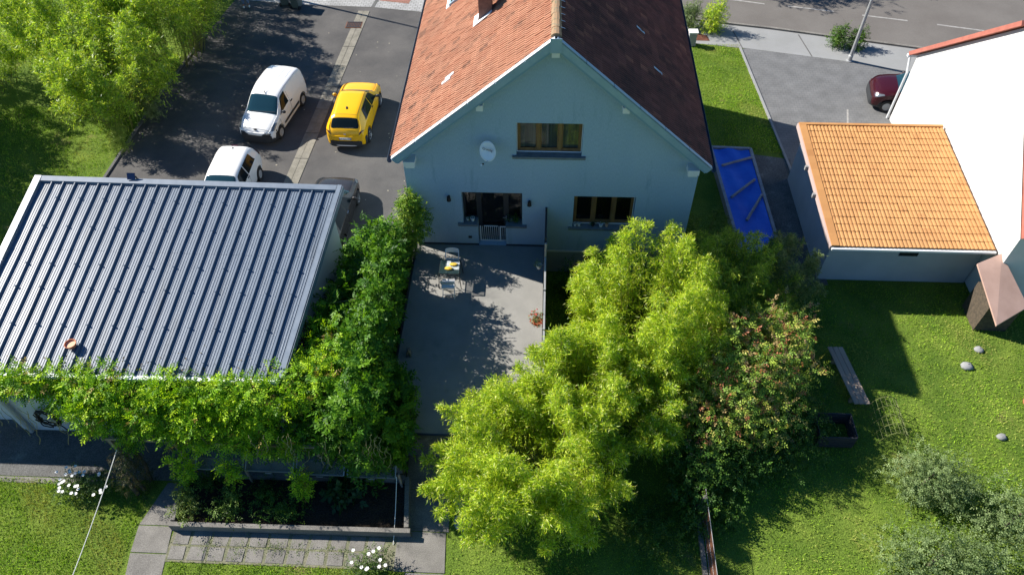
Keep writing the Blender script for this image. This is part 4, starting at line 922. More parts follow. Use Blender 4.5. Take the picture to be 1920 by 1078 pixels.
# bushes by the road
for (x, y, s, lb, cl) in ((8.55, 16.95, 1.0, 'light green upright bush nearest the road right of the roof', BAM[:4]), (7.35, 17.2, .9, 'darker green bush partly behind the roof edge by the road', OLIVE), (14.55, 15.55, .75, 'small green bush left of the street lamp', DARKG), (15.45, 15.5, .7, 'small green bush right of the street lamp', DARKG)):
    sb = thing('roadside_bush', (x, y, 0), lb, 'bush', 'bushes along the pavement'); mk('stems', MB().tube([(x, y, 0), (x+.1, y, s*.9)], [.04, .02], 6).tube([(x, y, 0), (x-.2, y+.1, s*.8)], [.03, .01], 6), A['bark'], sb)
    leafy('foliage', sb, [((x, y, s*.55), (s*.62, s*.6, s*.7)), ((x+.2*s, y+.1, s*1.15), (s*.25, s*.25, s*.5)), ((x-.25*s, y+.05, s*.95), (s*.25, s*.25, s*.45))], 150, .075, .035, cl, sprays=5, spl=.16, depth=.7, rough=.3)
# wisteria over the garage front, and the hedge between garage and terrace
wi = thing('wisteria', (-9, -8.4, 0), 'wisteria vine spilling over the garage gutter and its pergola', 'climbing plant')
blobs = []
for i, x in enumerate(np.arange(-17.0, -12.4, .55)): blobs.append(((x, -7.65+.1*sin(i*2.1), 3.30+.08*sin(i*1.7)), (.45, .38, .42+.1*sin(i*1.3))))
for i, x in enumerate(np.arange(-12.6, -7.2, .6)):
    blobs.append(((x, -7.9+.08*sin(i*2.3), 3.25+.15*sin(i*1.9)), (.5, .5, .5))); blobs.append(((x+.2, -8.3+.15*sin(i*1.1), 2.7+.25*sin(i*2.7)), (.45, .42, .6)))
blobs += [((-13.3, -7.9, 2.7), (.5, .35, .4)), ((-11.6, -8.4, 2.0), (.4, .35, .45)), ((-9.6, -8.6, 2.2), (.4, .3, .5)), ((-8.3, -8.6, 2.1), (.45, .3, .5)), ((-7.3, -8.6, 2.0), (.5, .3, .5)), ((-6.9, -7.6, 3.3), (.6, .7, .5)), ((-6.2, -7.3, 3.3), (.6, .6, .5)), ((-5.7, -6.6, 3.35), (.6, .6, .5)), ((-6.3, -5.7, 3.2), (.45, .5, .4)), ((-6.3, -6.7, 3.1), (.5, .6, .45))]
VINEC = [(0.12, 0.27, 0.012), (0.22, 0.41, 0.015), (0.40, 0.58, 0.02), (0.06, 0.15, 0.010), (0.28, 0.20, 0.05)]
leafy('foliage', wi, blobs, 92, .105, .042, VINEC, [3, 4, 4, 2, .5], sprays=9, spl=.30, depth=.6, rough=.28)
mb = MB()
for i in range(80):
    x = rng.uniform(-16.5, -4.0); z = rng.uniform(2.0, 3.2); y0_ = -8.0-.25*(x > -12.5)-.3*(x > -9); p = Vector((x, y0_-.3, z)); pts = [p]
    for k in range(7): p = p+Vector((rng.uniform(-.08, .08), rng.uniform(-.06, .02), -rng.uniform(.05, .17))); pts.append(p.copy())
    mb.tube(pts, [.009]*8, 4, cap=False)
for x, y in ((-6.6, -6.0), (-6.3, -4.6), (-7.3, -7.2), (-9.8, -7.4)):
    p = Vector((x, y, 3.4)); pts = [p.copy()]; dx = rng.uniform(.1, .25)
    for k in range(8): p = p+Vector((dx, rng.uniform(-.03, .08), .06-.015*k)); pts.append(p.copy())
    mb.tube(pts, [.010]*9, 4, cap=False)
tag(mk('tendrils', mb, mat('tendril', (.30, .26, .12), .8), wi), kind='stuff')
mk('trunk', MB().tube([(-11.6, -8.9, 0), (-11.5, -8.8, .8), (-11.7, -8.6, 1.6), (-11.2, -8.3, 2.5)], [.06, .05, .04, .03], 8), A['bark'], wi)
hang = []
for (x, y, z) in ((-10.15, -9.1, 1.7), (-9.9, -9.15, 1.3), (-8.75, -9.2, 1.6), (-8.6, -9.25, 1.25), (-6.7, -9.3, 1.3), (-6.65, -9.35, .9), (-6.75, -9.3, .55), (-13.0, -8.2, 2.0), (-10.2, -9.15, .9)): hang.append(((x, y, z), (.16, .14, .28)))
leafy('hanging_shoots', wi, hang, 110, .10, .04, VINEC, [1, 4, 5, 1, .5], sprays=7, spl=.25, depth=.9)
mk('flower_raceme', MB().ellip((-13.55, -8.2, 2.25), (.05, .05, .16), 10, 8, .2), mat('lilac_petals', (.55, .42, .62), .8), wi)
pgm = MB()
for y in (-7.9, -8.6): pgm.beam((-12.4, y, 1.95), (-6.2, y, 1.85), .07, .09)
for x in np.arange(-12.3, -6.2, .9): pgm.beam((x, -7.6, 2.02), (x, -8.7, 2.0), .05, .05)
pgo = thing('pergola', (-8.2, -8.2, 0), 'timber pergola carrying the vine in front of the garage', 'pergola'); mk('beams', pgm, A['timber'], pgo)
for x in (-12.3, -10.4, -7.9, -6.3): mk('post', MB().box(x-.05, x+.05, -8.55, -8.45, 0, 1.8), A['timber'], pgo)
hd = thing('vine_hedge', (-5.8, -4, 0), 'dense dark green hedge of creeper between the garage and the terrace', 'hedge')
blobs = []
for i, y in enumerate(np.arange(-.3, -8.3, -.66)):
    k = (.2-y)/8.5; xr = -4.85+.8*max(0, (k-.6)/.4); xl = -6.75 if y > -6 else -6.2
    xc = (xr+xl)/2; rx_ = (xr-xl)/2; h = 2.1+1.55*min(1, k/.55)+.15*sin(i*2.2)
    blobs.append(((xc, y, h*.47), (rx_*1.05, .75, h*.53)))
    if y < -1.8: blobs.append(((-4.9+.10*sin(i*1.3), y, 3.3+.18*sin(i*2.9)), (.50, .60, .95)))  # crest added on top of the hedge, shaped to shade the terrace
blobs += [((-5.6, -7.2, 2.5), (1.1, .9, .95)), ((-6.3, -5.0, 2.4), (.75, .9, .9)), ((-5.8, -6.0, 2.6), (1.0, .9, .9)), ((-5.7, -4.0, 2.3), (.9, .9, .9)), ((-4.4, -7.0, 2.1), (.75, .9, .8)), ((-4.75, -7.9, 2.0), (1.15, .95, .8)), ((-4.3, -8.3, 1.6), (.7, .5, .7)), ((-4.6, -6.9, 2.0), (.95, .9, .9)), ((-6.2, -8.0, 2.1), (1.1, .75, .75)), ((-4.7, -8.3, 1.5), (.7, .45, .6)), ((-6.3, -6.9, 2.3), (.9, .9, .8)), ((-5.5, -7.3, 2.2), (.9, .9, .8)), ((-6.2, -5.6, 2.3), (.7, .8, .7))]
leafy('foliage', hd, blobs, 46, .135, .062, [(0.05, 0.145, 0.010), (0.08, 0.20, 0.012), (0.14, 0.28, 0.015), (0.03, 0.09, 0.008)], [3, 3, 3, 1.5], sprays=8, spl=.28, depth=.5, rough=.2)
mk('stems', MB().tube([(-5.9, -1, 0), (-5.8, -1, 1.5)], .05, 6).tube([(-5.7, -4, 0), (-5.8, -4.1, 1.7)], .06, 6).tube([(-5.6, -7, 0), (-5.7, -7.2, 1.9)], .06, 6), A['bark'], hd)
cr = thing('corner_creeper', (-4.5, -.5, 0), 'bright green creeper climbing the left corner of the house', 'climbing plant')
leafy('foliage', cr, [((-4.38, -.48, 3.0), (.5, .42, .85)), ((-4.5, -.5, 3.75), (.28, .26, .45)), ((-4.8, -.7, 2.4), (.4, .35, .7)), ((-4.8, -.55, 1.95), (.5, .42, .55)), ((-5.1, -.55, 1.2), (.5, .5, .55)), ((-5.5, -.4, .9), (.6, .5, .5))], 170, .09, .045, [(0.12, 0.24, 0.025), (0.20, 0.33, 0.03), (0.28, 0.38, 0.05), (0.07, 0.15, 0.02)], sprays=5, spl=.17, depth=.7, rough=.25)
mk('stem', MB().tube([(-4.75, -.5, 0), (-4.7, -.45, 1.5), (-4.45, -.3, 3.0)], [.05, .04, .02], 6), A['bark'], cr)
# dark dried shrub by the left path, roses, vegetables
sb = thing('brown_conifer', (-11.75, -9.2, 0), 'dark brownish shrub below the vine at the left path', 'shrub')
mk('trunk', MB().tube([(-11.7, -9.2, 0), (-11.7, -9.2, 1.2)], [.06, .03], 6), A['bark'], sb)
leafy('foliage', sb, [((-11.7, -9.15, .9), (.42, .45, .95)), ((-11.6, -9.0, 1.7), (.35, .3, .4))], 160, .06, .018, [(0.06, 0.06, 0.025), (0.04, 0.06, 0.02), (0.10, 0.08, 0.04), (0.03, 0.05, 0.015)], sprays=5, spl=.15, depth=.6)
def rose(c, r, lb, nf):
    t = thing('rose_bush', (c[0], c[1], 0), lb, 'rose bush'); mk('stems', MB().tube([(c[0], c[1], 0), (c[0], c[1], c[2]+.1)], [.03, .01], 6).tube([(c[0]+.2, c[1], 0), (c[0]+.35, c[1]+.1, c[2])], [.02, .01], 6), A['stem'], t)
    leafy('foliage', t, [(c, r), ((c[0]+r[0]*.7, c[1]+.1, c[2]*1.1), (r[0]*.6, r[1]*.8, r[2]*.8)), ((c[0]-r[0]*.6, c[1]-.15, c[2]*.7), (r[0]*.6, r[1]*.7, r[2]*.6))], 90, .055, .035, [(0.07, 0.13, 0.03), (0.12, 0.19, 0.05), (0.16, 0.22, 0.07), (0.04, 0.08, 0.02)], sprays=4, spl=.13, depth=.9, rough=.3)
    for k in range(nf):
        a = rng.uniform(0, 2*pi); q = math.sqrt(rng.uniform(0, 1)); p = Vector((c[0]+.1+cos(a)*q*r[0]*1.25, c[1]+sin(a)*q*r[1]*1.1, c[2]+r[2]*(1.05-.5*q)+rng.uniform(0, .12)))
        mb = MB()
        for j in range(6):
            an = j*pi/3; d = Vector((cos(an), sin(an), .3)); s_ = Vector((-sin(an), cos(an), 0)); b0 = p; mb.add([b0, b0+d*.03+s_*.026, b0+d*.055, b0+d*.03-s_*.026], [(0, 1, 2, 3)])
        mb.ellip(p, (.02, .02, .016), 6, 4); mk('bloom', mb, A['whiteflower'], t)
rose((-13.35, -9.35, .45), (.75, .5, .45), 'rose bush with many white blooms at the edge of the left lawn', 30)
rose((-4.55, -11.25, .4), (.5, .38, .35), 'rose bush with white blooms beside the right path at the bottom', 11)
def clump(name, blobs, cols, lb, cat, dens=110, lL=.07, lW=.035, sp=5, **k):
    c = blobs[0][0]; t = thing(name, (c[0], c[1], 0), lb, cat); mk('stems', MB().tube([(c[0], c[1], .1), (c[0]+.05, c[1], c[2]+.1)], [.02, .008], 6), A['stem'], t); leafy('foliage', t, blobs, dens, lL, lW, cols, sprays=sp, spl=.17, depth=.9, rough=.3, **k); return t
clump('tomato_plant', [((-10.0, -9.9, .45), (.4, .4, .4)), ((-10.1, -9.6, .8), (.2, .2, .3))], [(0.14, 0.20, 0.05), (0.20, 0.27, 0.06), (0.08, 0.13, 0.03)], 'light green tomato plant at the lower left corner of the vegetable bed', 'vegetable plant')
clump('vegetable_plant', [((-8.9, -9.85, .4), (.45, .4, .38)), ((-8.7, -9.6, .7), (.2, .2, .35))], [(0.10, 0.18, 0.03), (0.16, 0.25, 0.05), (0.06, 0.11, 0.02)], 'leafy plant with an upright shoot in the left part of the vegetable bed', 'vegetable plant')
clump('vegetable_plant', [((-7.3, -9.8, .3), (.8, .4, .28)), ((-7.9, -9.3, .3), (.5, .4, .25))], DARKG, 'low dark green plants in the middle of the vegetable bed', 'vegetable plant')
clump('vegetable_plant', [((-5.6, -9.2, .35), (.5, .4, .3))], [(0.04, 0.10, 0.03), (0.03, 0.08, 0.03)], 'broad leaved dark plant right of the middle of the vegetable bed', 'vegetable plant', 60, .2, .14, 3)
clump('vegetable_plant', [((-9.7, -9.0, .35), (.6, .3, .3))], DARKG, 'dark green plants at the upper left of the vegetable bed', 'vegetable plant')
clump('weeds', [((-7.5, -10.84, .03), (2.4, .09, .05)), ((-9.3, -10.85, .03), (.5, .25, .05)), ((-5.6, -10.86, .03), (.5, .2, .05)), ((-8.3, -10.85, .03), (.18, .35, .05)), ((-7.4, -10.85, .03), (.12, .3, .05)), ((-6.6, -10.85, .03), (.12, .35, .05))], [(0.09, 0.15, 0.03), (0.14, 0.20, 0.04)], 'weeds growing in the joints of the slab path', 'weeds', 90, .05, .02, 4)
# big thicket top left
TL = [(0.26, 0.41, 0.035), (0.39, 0.54, 0.045), (0.14, 0.25, 0.03), (0.52, 0.58, 0.09), (0.21, 0.30, 0.12)]
for (b, rx, ry, H, nc, ln, lb) in (((-19.3, 8.9, 0), 2.8, 2.6, 5.0, 95, (.5, -.2), 'feathery green bamboo thicket nearest the garage beside the driveway'), ((-22.4, 12.4, 0), 3.4, 3.2, 6.0, 110, (0, 0), 'large light green bamboo thicket in the upper left'), ((-18.4, 14.0, 0), 2.7, 3.4, 6.2, 125, (.5, 0), 'bamboo thicket overhanging the far driveway edge near the person'), ((-27.0, 11.0, 0), 3.2, 3.2, 4.4, 70, (0, -.3), 'yellow green shrub mass at the upper left border'), ((-20.3, 18.6, 0), 3.6, 3.0, 5.8, 100, (.4, 0), 'bright green bamboo along the top edge behind the person')):
    bamboo('bamboo', b, lb, 'bamboo', rx, ry, H, nc, TL, [3, 4, 2, 2, 1], lean=ln, nodes=14, per=35, leafL=.17, leafW=.032)
clump('sapling', [((-18.3, 6.4, .5), (.3, .3, .5)), ((-18.5, 6.9, .9), (.3, .25, .5))], [(0.28, 0.36, 0.06), (0.20, 0.28, 0.05)], 'young light green sapling at the driveway kerb below the thicket', 'sapling', 120, .09, .03)
clump('sapling', [((-17.7, 8.6, .7), (.4, .35, .6)), ((-17.9, 9.2, 1.2), (.35, .3, .5))], OLIVE, 'grey green feathery sapling at the driveway kerb', 'sapling', 120, .09, .03)
# tall trees outside the frame on the left, whose shade falls over lawn and driveway
def tree(x, y, h, r, lb, n=3):
    t = thing('garden_tree', (x, y, 0), lb, 'tree'); mk('trunk', MB().tube([(x, y, 0), (x+.1, y, h*.4), (x, y+.1, h*.75)], [.22, .17, .08], 10).tube([(x+.1, y, h*.4), (x+r*.5, y+r*.3, h*.7)], [.1, .04], 6).tube([(x+.1, y, h*.4), (x-r*.5, y-r*.3, h*.68)], [.1, .04], 6), A['bark'], t)
    bl = [((x, y, h*.72), (r, r, h*.26))]
    for k in range(n): a = k*2*pi/n+.4; bl.append(((x+cos(a)*r*.6, y+sin(a)*r*.6, h*.6), (r*.6, r*.6, h*.2)))
    leafy('crown', t, bl, 26, .16, .08, DARKG, sprays=6, spl=.35, depth=.7, rough=.3)
tree(-27.5, 3.6, 6.5, 2.4, 'dark leafy tree at the left border beyond the shaded lawn'); tree(-29.0, 7.6, 6.5, 2.2, 'smaller dark tree at the left border beside the thicket')
tree(7.6, 25.2, 8.5, 2.6, 'tall street tree beyond the road at the top, casting shade on the asphalt'); tree(13.0, 26.0, 7.5, 2.4, 'second street tree beyond the road at the top right')
# grass blades on the lawns in view
def lawn(name, areas, dens, cols, wts=None, L=(.05, .10), skip=None):
    P = []
    for (x0, x1, y0, y1) in areas:
        n = int((x1-x0)*(y1-y0)*dens); P.append(np.stack([rng.uniform(x0, x1, n), rng.uniform(y0, y1, n), np.full(n, .005)], 1))
    P = np.concatenate(P)
    if skip is not None: P = P[~skip(P[:, 0], P[:, 1])]
    n = len(P); f = np.sin(P[:, 0]*1.3+np.sin(P[:, 1]*.9)*1.5)*np.cos(P[:, 1]*1.1+P[:, 0]*.4); f2 = np.sin(P[:, 0]*4.1+P[:, 1]*2.3)*np.sin(P[:, 1]*3.7-P[:, 0]*1.9); keep = rng.uniform(0, 1, n) < .70+.25*f+.22*f2; P = P[keep]; n = len(P); f = f[keep]
    D = unit(np.stack([rng.normal(size=n)*.7, rng.normal(size=n)*.7, np.ones(n)], 1)); C = palette(n, cols, wts, .25)*(1+.2*f[:, None])
    g_ = np.sin(P[:, 0]*.83+1.7*np.sin(P[:, 1]*.61))*np.sin(P[:, 1]*.97+1.3*np.sin(P[:, 0]*.53))+.35*np.sin(P[:, 0]*3.1+P[:, 1]*2.2); dry = (np.clip(g_-.45, 0, .5)*1.3)[:, None]   # dry straw coloured patches
    C = C*(1-dry)+np.array([.42, .38, .13])*dry
    return leaf_mesh(name, P, D, randdir(n), rng.uniform(*L, n), rng.uniform(.012, .022, n), C, L_GRASS, None, None)
GC = [(0.19, 0.34, 0.022), (0.29, 0.45, 0.035), (0.10, 0.21, 0.015), (0.42, 0.45, 0.10)]
o = lawn('lawn_grass', [(-19, -11.0, -15, -9.0), (-10.3, -3.6, -15, -11.3)], 1300, GC, [3, 4, 2, 1], skip=lambda x, y: (x > -11.5) & (x < -10.2) & (y > -15)); tag(o, 'short mown grass on the lawns at the bottom left', 'grass', kind='stuff')
o = lawn('lawn_grass', [(-2.35, 5, -15, -7.9), (5, 17.5, -15, -.3), (.3, 5.1, -7.9, -.1)], 400, GC, [3, 4, 3, 1], L=(.06, .12)); tag(o, 'grass of the right hand garden below the white house and annex', 'grass', kind='stuff')
o = lawn('lawn_grass', [(5.3, 10.3, 7.1, 15.6)], 900, GC, [3, 4, 2, 1], skip=lambda x, y: x > 9.72+(15.25-y)*.073); tag(o, 'bright grass strip between the roof and the grey paving', 'grass', kind='stuff')
o = lawn('lawn_grass', [(-27, -18.8, -2, 9.5)], 500, GC, [3, 4, 2, 1], L=(.06, .12)); tag(o, 'partly shaded grass at the left behind the garage', 'grass', kind='stuff')
# fallen leaves and specks on the driveway
mb = MB()
for k in range(90):
    x, y = rng.uniform(-18, -5), rng.uniform(2, 18); r = rng.uniform(.02, .05); a = rng.uniform(0, 6); mb.add([(x+cos(a)*r, y+sin(a)*r, .013), (x-sin(a)*r*.6, y+cos(a)*r*.6, .016), (x-cos(a)*r, y-sin(a)*r, .013), (x+sin(a)*r*.6, y-cos(a)*r*.6, .02)], [(0, 1, 2, 3)])
tag(mk('fallen_leaves', mb, mat('dry_leaf', (.42, .38, .28), .8)), 'scattered dry leaves lying on the asphalt driveway', 'leaves', kind='stuff')

mb = MB()
for k in range(130):
    u, v_ = rng.uniform(.02, .98), abs(rng.normal())*.05+.01; p = rp(u, v_, .03); r_ = rng.uniform(.02, .045); a = rng.uniform(0, 6); mb.add([(p.x+cos(a)*r_, p.y+sin(a)*r_, p.z+.0), (p.x-sin(a)*r_*.5, p.y+cos(a)*r_*.5, p.z+.012), (p.x-cos(a)*r_, p.y-sin(a)*r_, p.z), (p.x+sin(a)*r_*.5, p.y-cos(a)*r_*.5, p.z+.02)], [(0, 1, 2, 3)])
tag(mk('fallen_leaves', mb, mat('brown_leaf', (.16, .12, .05), .8)), 'dead leaves caught in the grooves of the metal roof near the vine', 'leaves', kind='stuff')

# ============================================================ VEHICLES
def pchip(xs, ys, x):
    xs = np.array(xs, float); ys = np.array(ys, float); h = np.diff(xs); d = np.diff(ys)/h
    m = np.zeros_like(ys); m[0] = d[0]; m[-1] = d[-1]
    for i in range(1, len(xs)-1):
        if d[i-1]*d[i] > 0: w1 = 2*h[i]+h[i-1]; w2 = h[i]+2*h[i-1]; m[i] = (w1+w2)/(w1/d[i-1]+w2/d[i])
    x = np.clip(x, xs[0], xs[-1]); k = np.clip(np.searchsorted(xs, x)-1, 0, len(h)-1); t = (x-xs[k])/h[k]
    return (2*t**3-3*t**2+1)*ys[k]+(t**3-2*t**2+t)*h[k]*m[k]+(-2*t**3+3*t**2)*ys[k+1]+(t**3-t**2)*h[k]*m[k+1]
class Body:
    """lofted car shell: stations (y, z bottom, z belt, z roof, half width sill, half width belt, half width roof)"""
    def __init__(s, st):
        st = sorted(st); s.st = np.array(st, float); s.y0, s.y1 = s.st[0, 0], s.st[-1, 0]
    def sec(s, y):
        zb, zl, zr, ws, wl, wr = [float(pchip(s.st[:, 0], s.st[:, k], y)) for k in range(1, 7)]
        pts = [(0, zb), (ws*.82, zb), (ws*.97, zb+.05), (ws*1.0, zb+.16), ((ws+wl)/2*1.015, (zb+zl)/2+.04), (wl*1.01, zl-.12), (wl, zl-.02), (wl-.25*(wl-wr)-.005, zl+.22*(zr-zl)), (wr+.14*(wl-wr), zl+.80*(zr-zl)), (wr-.02, zr-.055), (wr*.86, zr-.015), (wr*.5, zr+.008), (0, zr+.015)]
        return pts
    def pt(s, y, u):
        """u signed: 0 roof centre line, +-12 underside centre; right side positive"""
        pts = s.sec(y); a = 12-min(abs(u), 12); k = min(int(a), 11); t = a-k
        x = pts[k][0]*(1-t)+pts[k+1][0]*t; z = pts[k][1]*(1-t)+pts[k+1][1]*t
        return Vector((x if u >= 0 else -x, y, z))
    def nrm(s, y, u):
        e = 0.02; a = s.pt(min(y+e, s.y1), u)-s.pt(max(y-e, s.y0), u); b = s.pt(y, u+.15)-s.pt(y, u-.15); n = a.cross(b)
        if n.length < 1e-9: return Vector((0, 0, 1))
        n.normalize(); c = s.pt(y, u)-Vector((0, y, .7)); c.y = 0.0
        n2 = n if n.dot(c+Vector((0, (y-(s.y0+s.y1)/2)*.2, 0))) > 0 else -n
        return n2
    def shell(s, ny=56):
        ys = np.linspace(s.y0, s.y1, ny); mb = MB(); us = [-12+i*.5 for i in range(49)][:-1]; n = len(us)
        for y in ys:
            for u in us: mb.v.append(tuple(s.pt(y, u)))
        for i in range(ny-1):
            for j in range(n): a = i*n+j; b = i*n+(j+1) % n; mb.f.append((a, b, b+n, a+n))
        mb.f.append(tuple(range(n))[::-1]); mb.f.append(tuple((ny-1)*n+j for j in range(n))); return mb
    def patch(s, c, off=.008, n=10, rc=0.0, nv=None):
        """c: four (y,u) corners; bilinear patch lifted off the shell"""
        nv = nv or n; mb = MB()
        for i in range(n+1):
            for j in range(nv+1):
                a = i/n; b = j/nv
                if rc:   # round the corners by pulling the parameter square towards a superellipse
                    p, q = 2*a-1, 2*b-1; k = (abs(p)**6+abs(q)**6)**(1/6); mx = max(abs(p), abs(q)); sc_ = (mx/k if k > 0 else 1); p *= 1-rc*(1-sc_); q *= 1-rc*(1-sc_); a, b = (p+1)/2, (q+1)/2
                y = (c[0][0]*(1-a)+c[1][0]*a)*(1-b)+(c[3][0]*(1-a)+c[2][0]*a)*b; u = (c[0][1]*(1-a)+c[1][1]*a)*(1-b)+(c[3][1]*(1-a)+c[2][1]*a)*b
                mb.v.append(tuple(s.pt(y, u)+s.nrm(y, u)*off))
        for i in range(n):
            for j in range(nv): a = i*(nv+1)+j; mb.f.append((a, a+1, a+nv+2, a+nv+1))
        return mb
def wheel(t, x, y, r, wd, side, capm, spokes=0):
    w_ = mk('wheel', MB().lathe([(r*.62, -wd/2), (r*.94, -wd/2), (r, -wd/2+.03), (r, wd/2-.03), (r*.94, wd/2), (r*.62, wd/2)], (x, y, r), 28, 'x'), A['rubber'], t, local=True, smooth=False)
    ox = x+side*(wd/2-.012); mb = MB().lathe([(r*.64, 0), (r*.60, side*-.012), (r*.2, side*.006 if not spokes else side*-.03), (.001, side*.008)], (ox, y, r), 20, 'x')
    mk('rim', mb, capm if not spokes else A['trim'], w_, local=True)
    if spokes:
        mb = MB()
        for k in range(spokes):
            a = 2*pi*k/spokes; mb.beam((ox+side*.004, y, r), (ox+side*.004, y+cos(a)*r*.62, r+sin(a)*r*.62), .05, .02, up=(1, 0, 0))
        mb.lathe([(r*.66, side*.0), (r*.60, side*.012), (r*.58, 0)], (ox, y, r), 24, 'x'); mk('spokes', mb, capm, w_, local=True)
    return w_
def cut_wheels(ob, pos, r):
    """real wheel arches: boolean cylinders, baked"""
    mb = MB()
    for x, y in pos:
        n = 24; base = len(mb.v)
        for xx in (x-.16, x+.2) if x > 0 else (x-.2, x+.16):
            for j in range(n): a = 2*pi*j/n; mb.v.append((xx, y+cos(a)*r, r*.93+sin(a)*r))
        for j in range(n): mb.f.append((base+j, base+(j+1) % n, base+n+(j+1) % n, base+n+j))
        mb.f.append(tuple(base+j for j in range(n))[::-1]); mb.f.append(tuple(base+n+j for j in range(n)))
    me = bpy.data.meshes.new('cutter'); me.from_pydata(mb.v, [], mb.f); c = bpy.data.objects.new('cutter', me); col.objects.link(c)
    import bmesh
    for m_ in (me, ob.data):
        bm = bmesh.new(); bm.from_mesh(m_); bmesh.ops.recalc_face_normals(bm, faces=bm.faces); bm.to_mesh(m_); bm.free()
    sv = ob.parent; ob.parent = None
    md = ob.modifiers.new('b', 'BOOLEAN'); md.object = c; md.operation = 'DIFFERENCE'; md.solver = 'EXACT'
    bpy.context.view_layer.update(); dg = bpy.context.evaluated_depsgraph_get()
    new = bpy.data.meshes.new_from_object(ob.evaluated_get(dg)); ob.modifiers.clear(); ob.data = new; ob.parent = sv; bpy.data.objects.remove(c)
    ob.data.shade_smooth()
    ob.data.set_sharp_from_angle(angle=radians(35))
def car(name, loc, rz, label, cat, st, paint, wb, track, r, side_glass, ws, rw, lights, tails, spokes=0, capm=None, bumper_dark=None, van=False, plates=('', ''), extras=None):
    t = thing(name, loc, label, cat, None, rz); B = Body(st)
    P = lambda n_, mb, m_, par=t, **k: mk(n_, mb, m_, par, local=True, **k)
    body = P('body', B.shell(), paint)
    wx = [(s*track, y) for s in (-1, 1) for y in wb]; cut_wheels(body, wx, r*1.17)
    for x, y in wx: wheel(t, x, y, r, .19, 1 if x > 0 else -1, capm or A['hubcap'], spokes)
    wells = MB()
    for x, y in wx: wells.box(min(x*.72, x*.6), max(x*.72, x*.6), y-r*1.25, y+r*1.25, .12, r*2.1)
    P('wheel_well', wells, A['darkgap'])
    P('windscreen', B.patch(ws, .010, 12, .9), A['screen'], smooth=True)
    P('rear_window', B.patch(rw, .010, 12, .9), A['carglass'], smooth=True) if rw else None
    for sg_ in side_glass:
        for s in (-1, 1): P('side_window', B.patch([(y, s*u) for y, u in sg_], .009, 8), A['carglass'], smooth=True)
    for c in lights:
        for s in (-1, 1): P('headlight', B.patch([(y, s*u) for y, u in c], .012, 7, 1.0), A['headlight'], smooth=True)
    for c in tails:
        for s in (-1, 1): P('tail_light', B.patch([(y, s*u) for y, u in c], .012, 7, 1.0), A['taillight'], smooth=True)
    for nm, c, m_, *k in (extras or []): P(nm, B.patch(c, k[0] if k else .009, 10, k[1] if len(k) > 1 else 0.0), m_, smooth=True)
    return t, B, P
def strip(P, nm, m_, ye, z0, z1, w_, sgn, wrap=.34, th=.05, off=0.0, p_=4):
    """bumper: a band wrapping round one end of the car"""
    mb = MB(); n = 18
    for i in range(n+1):
        u = -1+2*i/n; x = u*w_; y = ye+sgn*off-sgn*wrap*abs(u)**p_
        k = 1-th/w_; x2 = x*k; y2 = y-sgn*th
        mb.v += [(x, y, z0), (x, y+sgn*.015, (z0+z1)/2), (x, y, z1), (x2, y2, z1), (x2, y2, z0)]
    for i in range(n):
        a = i*5; b = a+5
        for q in range(5): mb.f.append((a+q, a+(q+1) % 5, b+(q+1) % 5, b+q))
    mb.f += [(0, 1, 2, 3, 4), tuple(n*5+q for q in (4, 3, 2, 1, 0))]
    return P(nm, mb, m_, smooth=False)
def plate(P, t, y, z, tilt, txt, face):
    """number plate: face -1 at the rear end (looks to -y), +1 at the front"""
    o = P('number_plate', MB().box(-.26, .26, -.006, .006, -.055, .055), A['plate']); o.location = (0, y, z); o.rotation_euler = (tilt, 0, 0)
    for x in (-.243, .243): b = mk('plate_band', MB().box(x-.017, x+.017, -.0075, .0075, -.054, .054), A['plateblue'], o, local=True)
    R_ = Matrix.Rotation(radians(90), 4, 'X') if face < 0 else Matrix.Rotation(pi, 4, 'Z') @ Matrix.Rotation(radians(90), 4, 'X')
    text_obj('lettering', txt, .095, A['dishprint'], o, Matrix.Translation((0, .009*face, 0)) @ R_, .001)
def mirror(P, x, y, z, s, m_): P('mirror', MB().ellip((s*x, y, z), (.10, .06, .075), 12, 8).beam((s*(x-.12), y-.01, z-.05), (s*(x-.05), y, z-.03), .04, .03), m_, smooth=True)

# --- white delivery van, facing the camera
st = [(1.93, .30, .46, .58, .62, .60, .46), (1.86, .24, .62, .72, .74, .74, .60), (1.66, .20, .76, .84, .82, .81, .68), (1.35, .19, .88, .97, .84, .83, .72), (1.02, .19, .96, 1.06, .84, .83, .73), (.72, .19, 1.0, 1.32, .84, .83, .69), (.42, .19, 1.03, 1.56, .84, .83, .66), (.2, .19, 1.05, 1.64, .84, .83, .67), (-.4, .19, 1.07, 1.71, .84, .84, .70), (-1.2, .19, 1.08, 1.70, .84, .84, .71), (-1.75, .22, 1.06, 1.62, .83, .83, .70), (-1.90, .28, 1.0, 1.50, .79, .80, .66), (-1.94, .34, .95, 1.40, .74, .74, .60)]
t, B, P = car('delivery_van', (-12.22, 8.9, .008), 2.975, 'white panel van facing the camera on the shaded side of the driveway', 'van', st, A['whitepaint'], (1.22, -1.24), .76, .30,
  [[(.92, 5.9), (-.02, 5.85), (-.02, 3.7), (.36, 3.7)]], [(1.02, -3.2), (.40, -2.9), (.40, 2.9), (1.02, 3.2)], [(-1.905, -3.9), (-1.80, -3.2), (-1.80, 3.2), (-1.905, 3.9)],
  [[(1.84, 3.6), (1.42, 4.4), (1.30, 6.0), (1.70, 6.4)]], [[(-1.80, 5.6), (-1.90, 5.0), (-1.90, 8.0), (-1.82, 8.0)]])
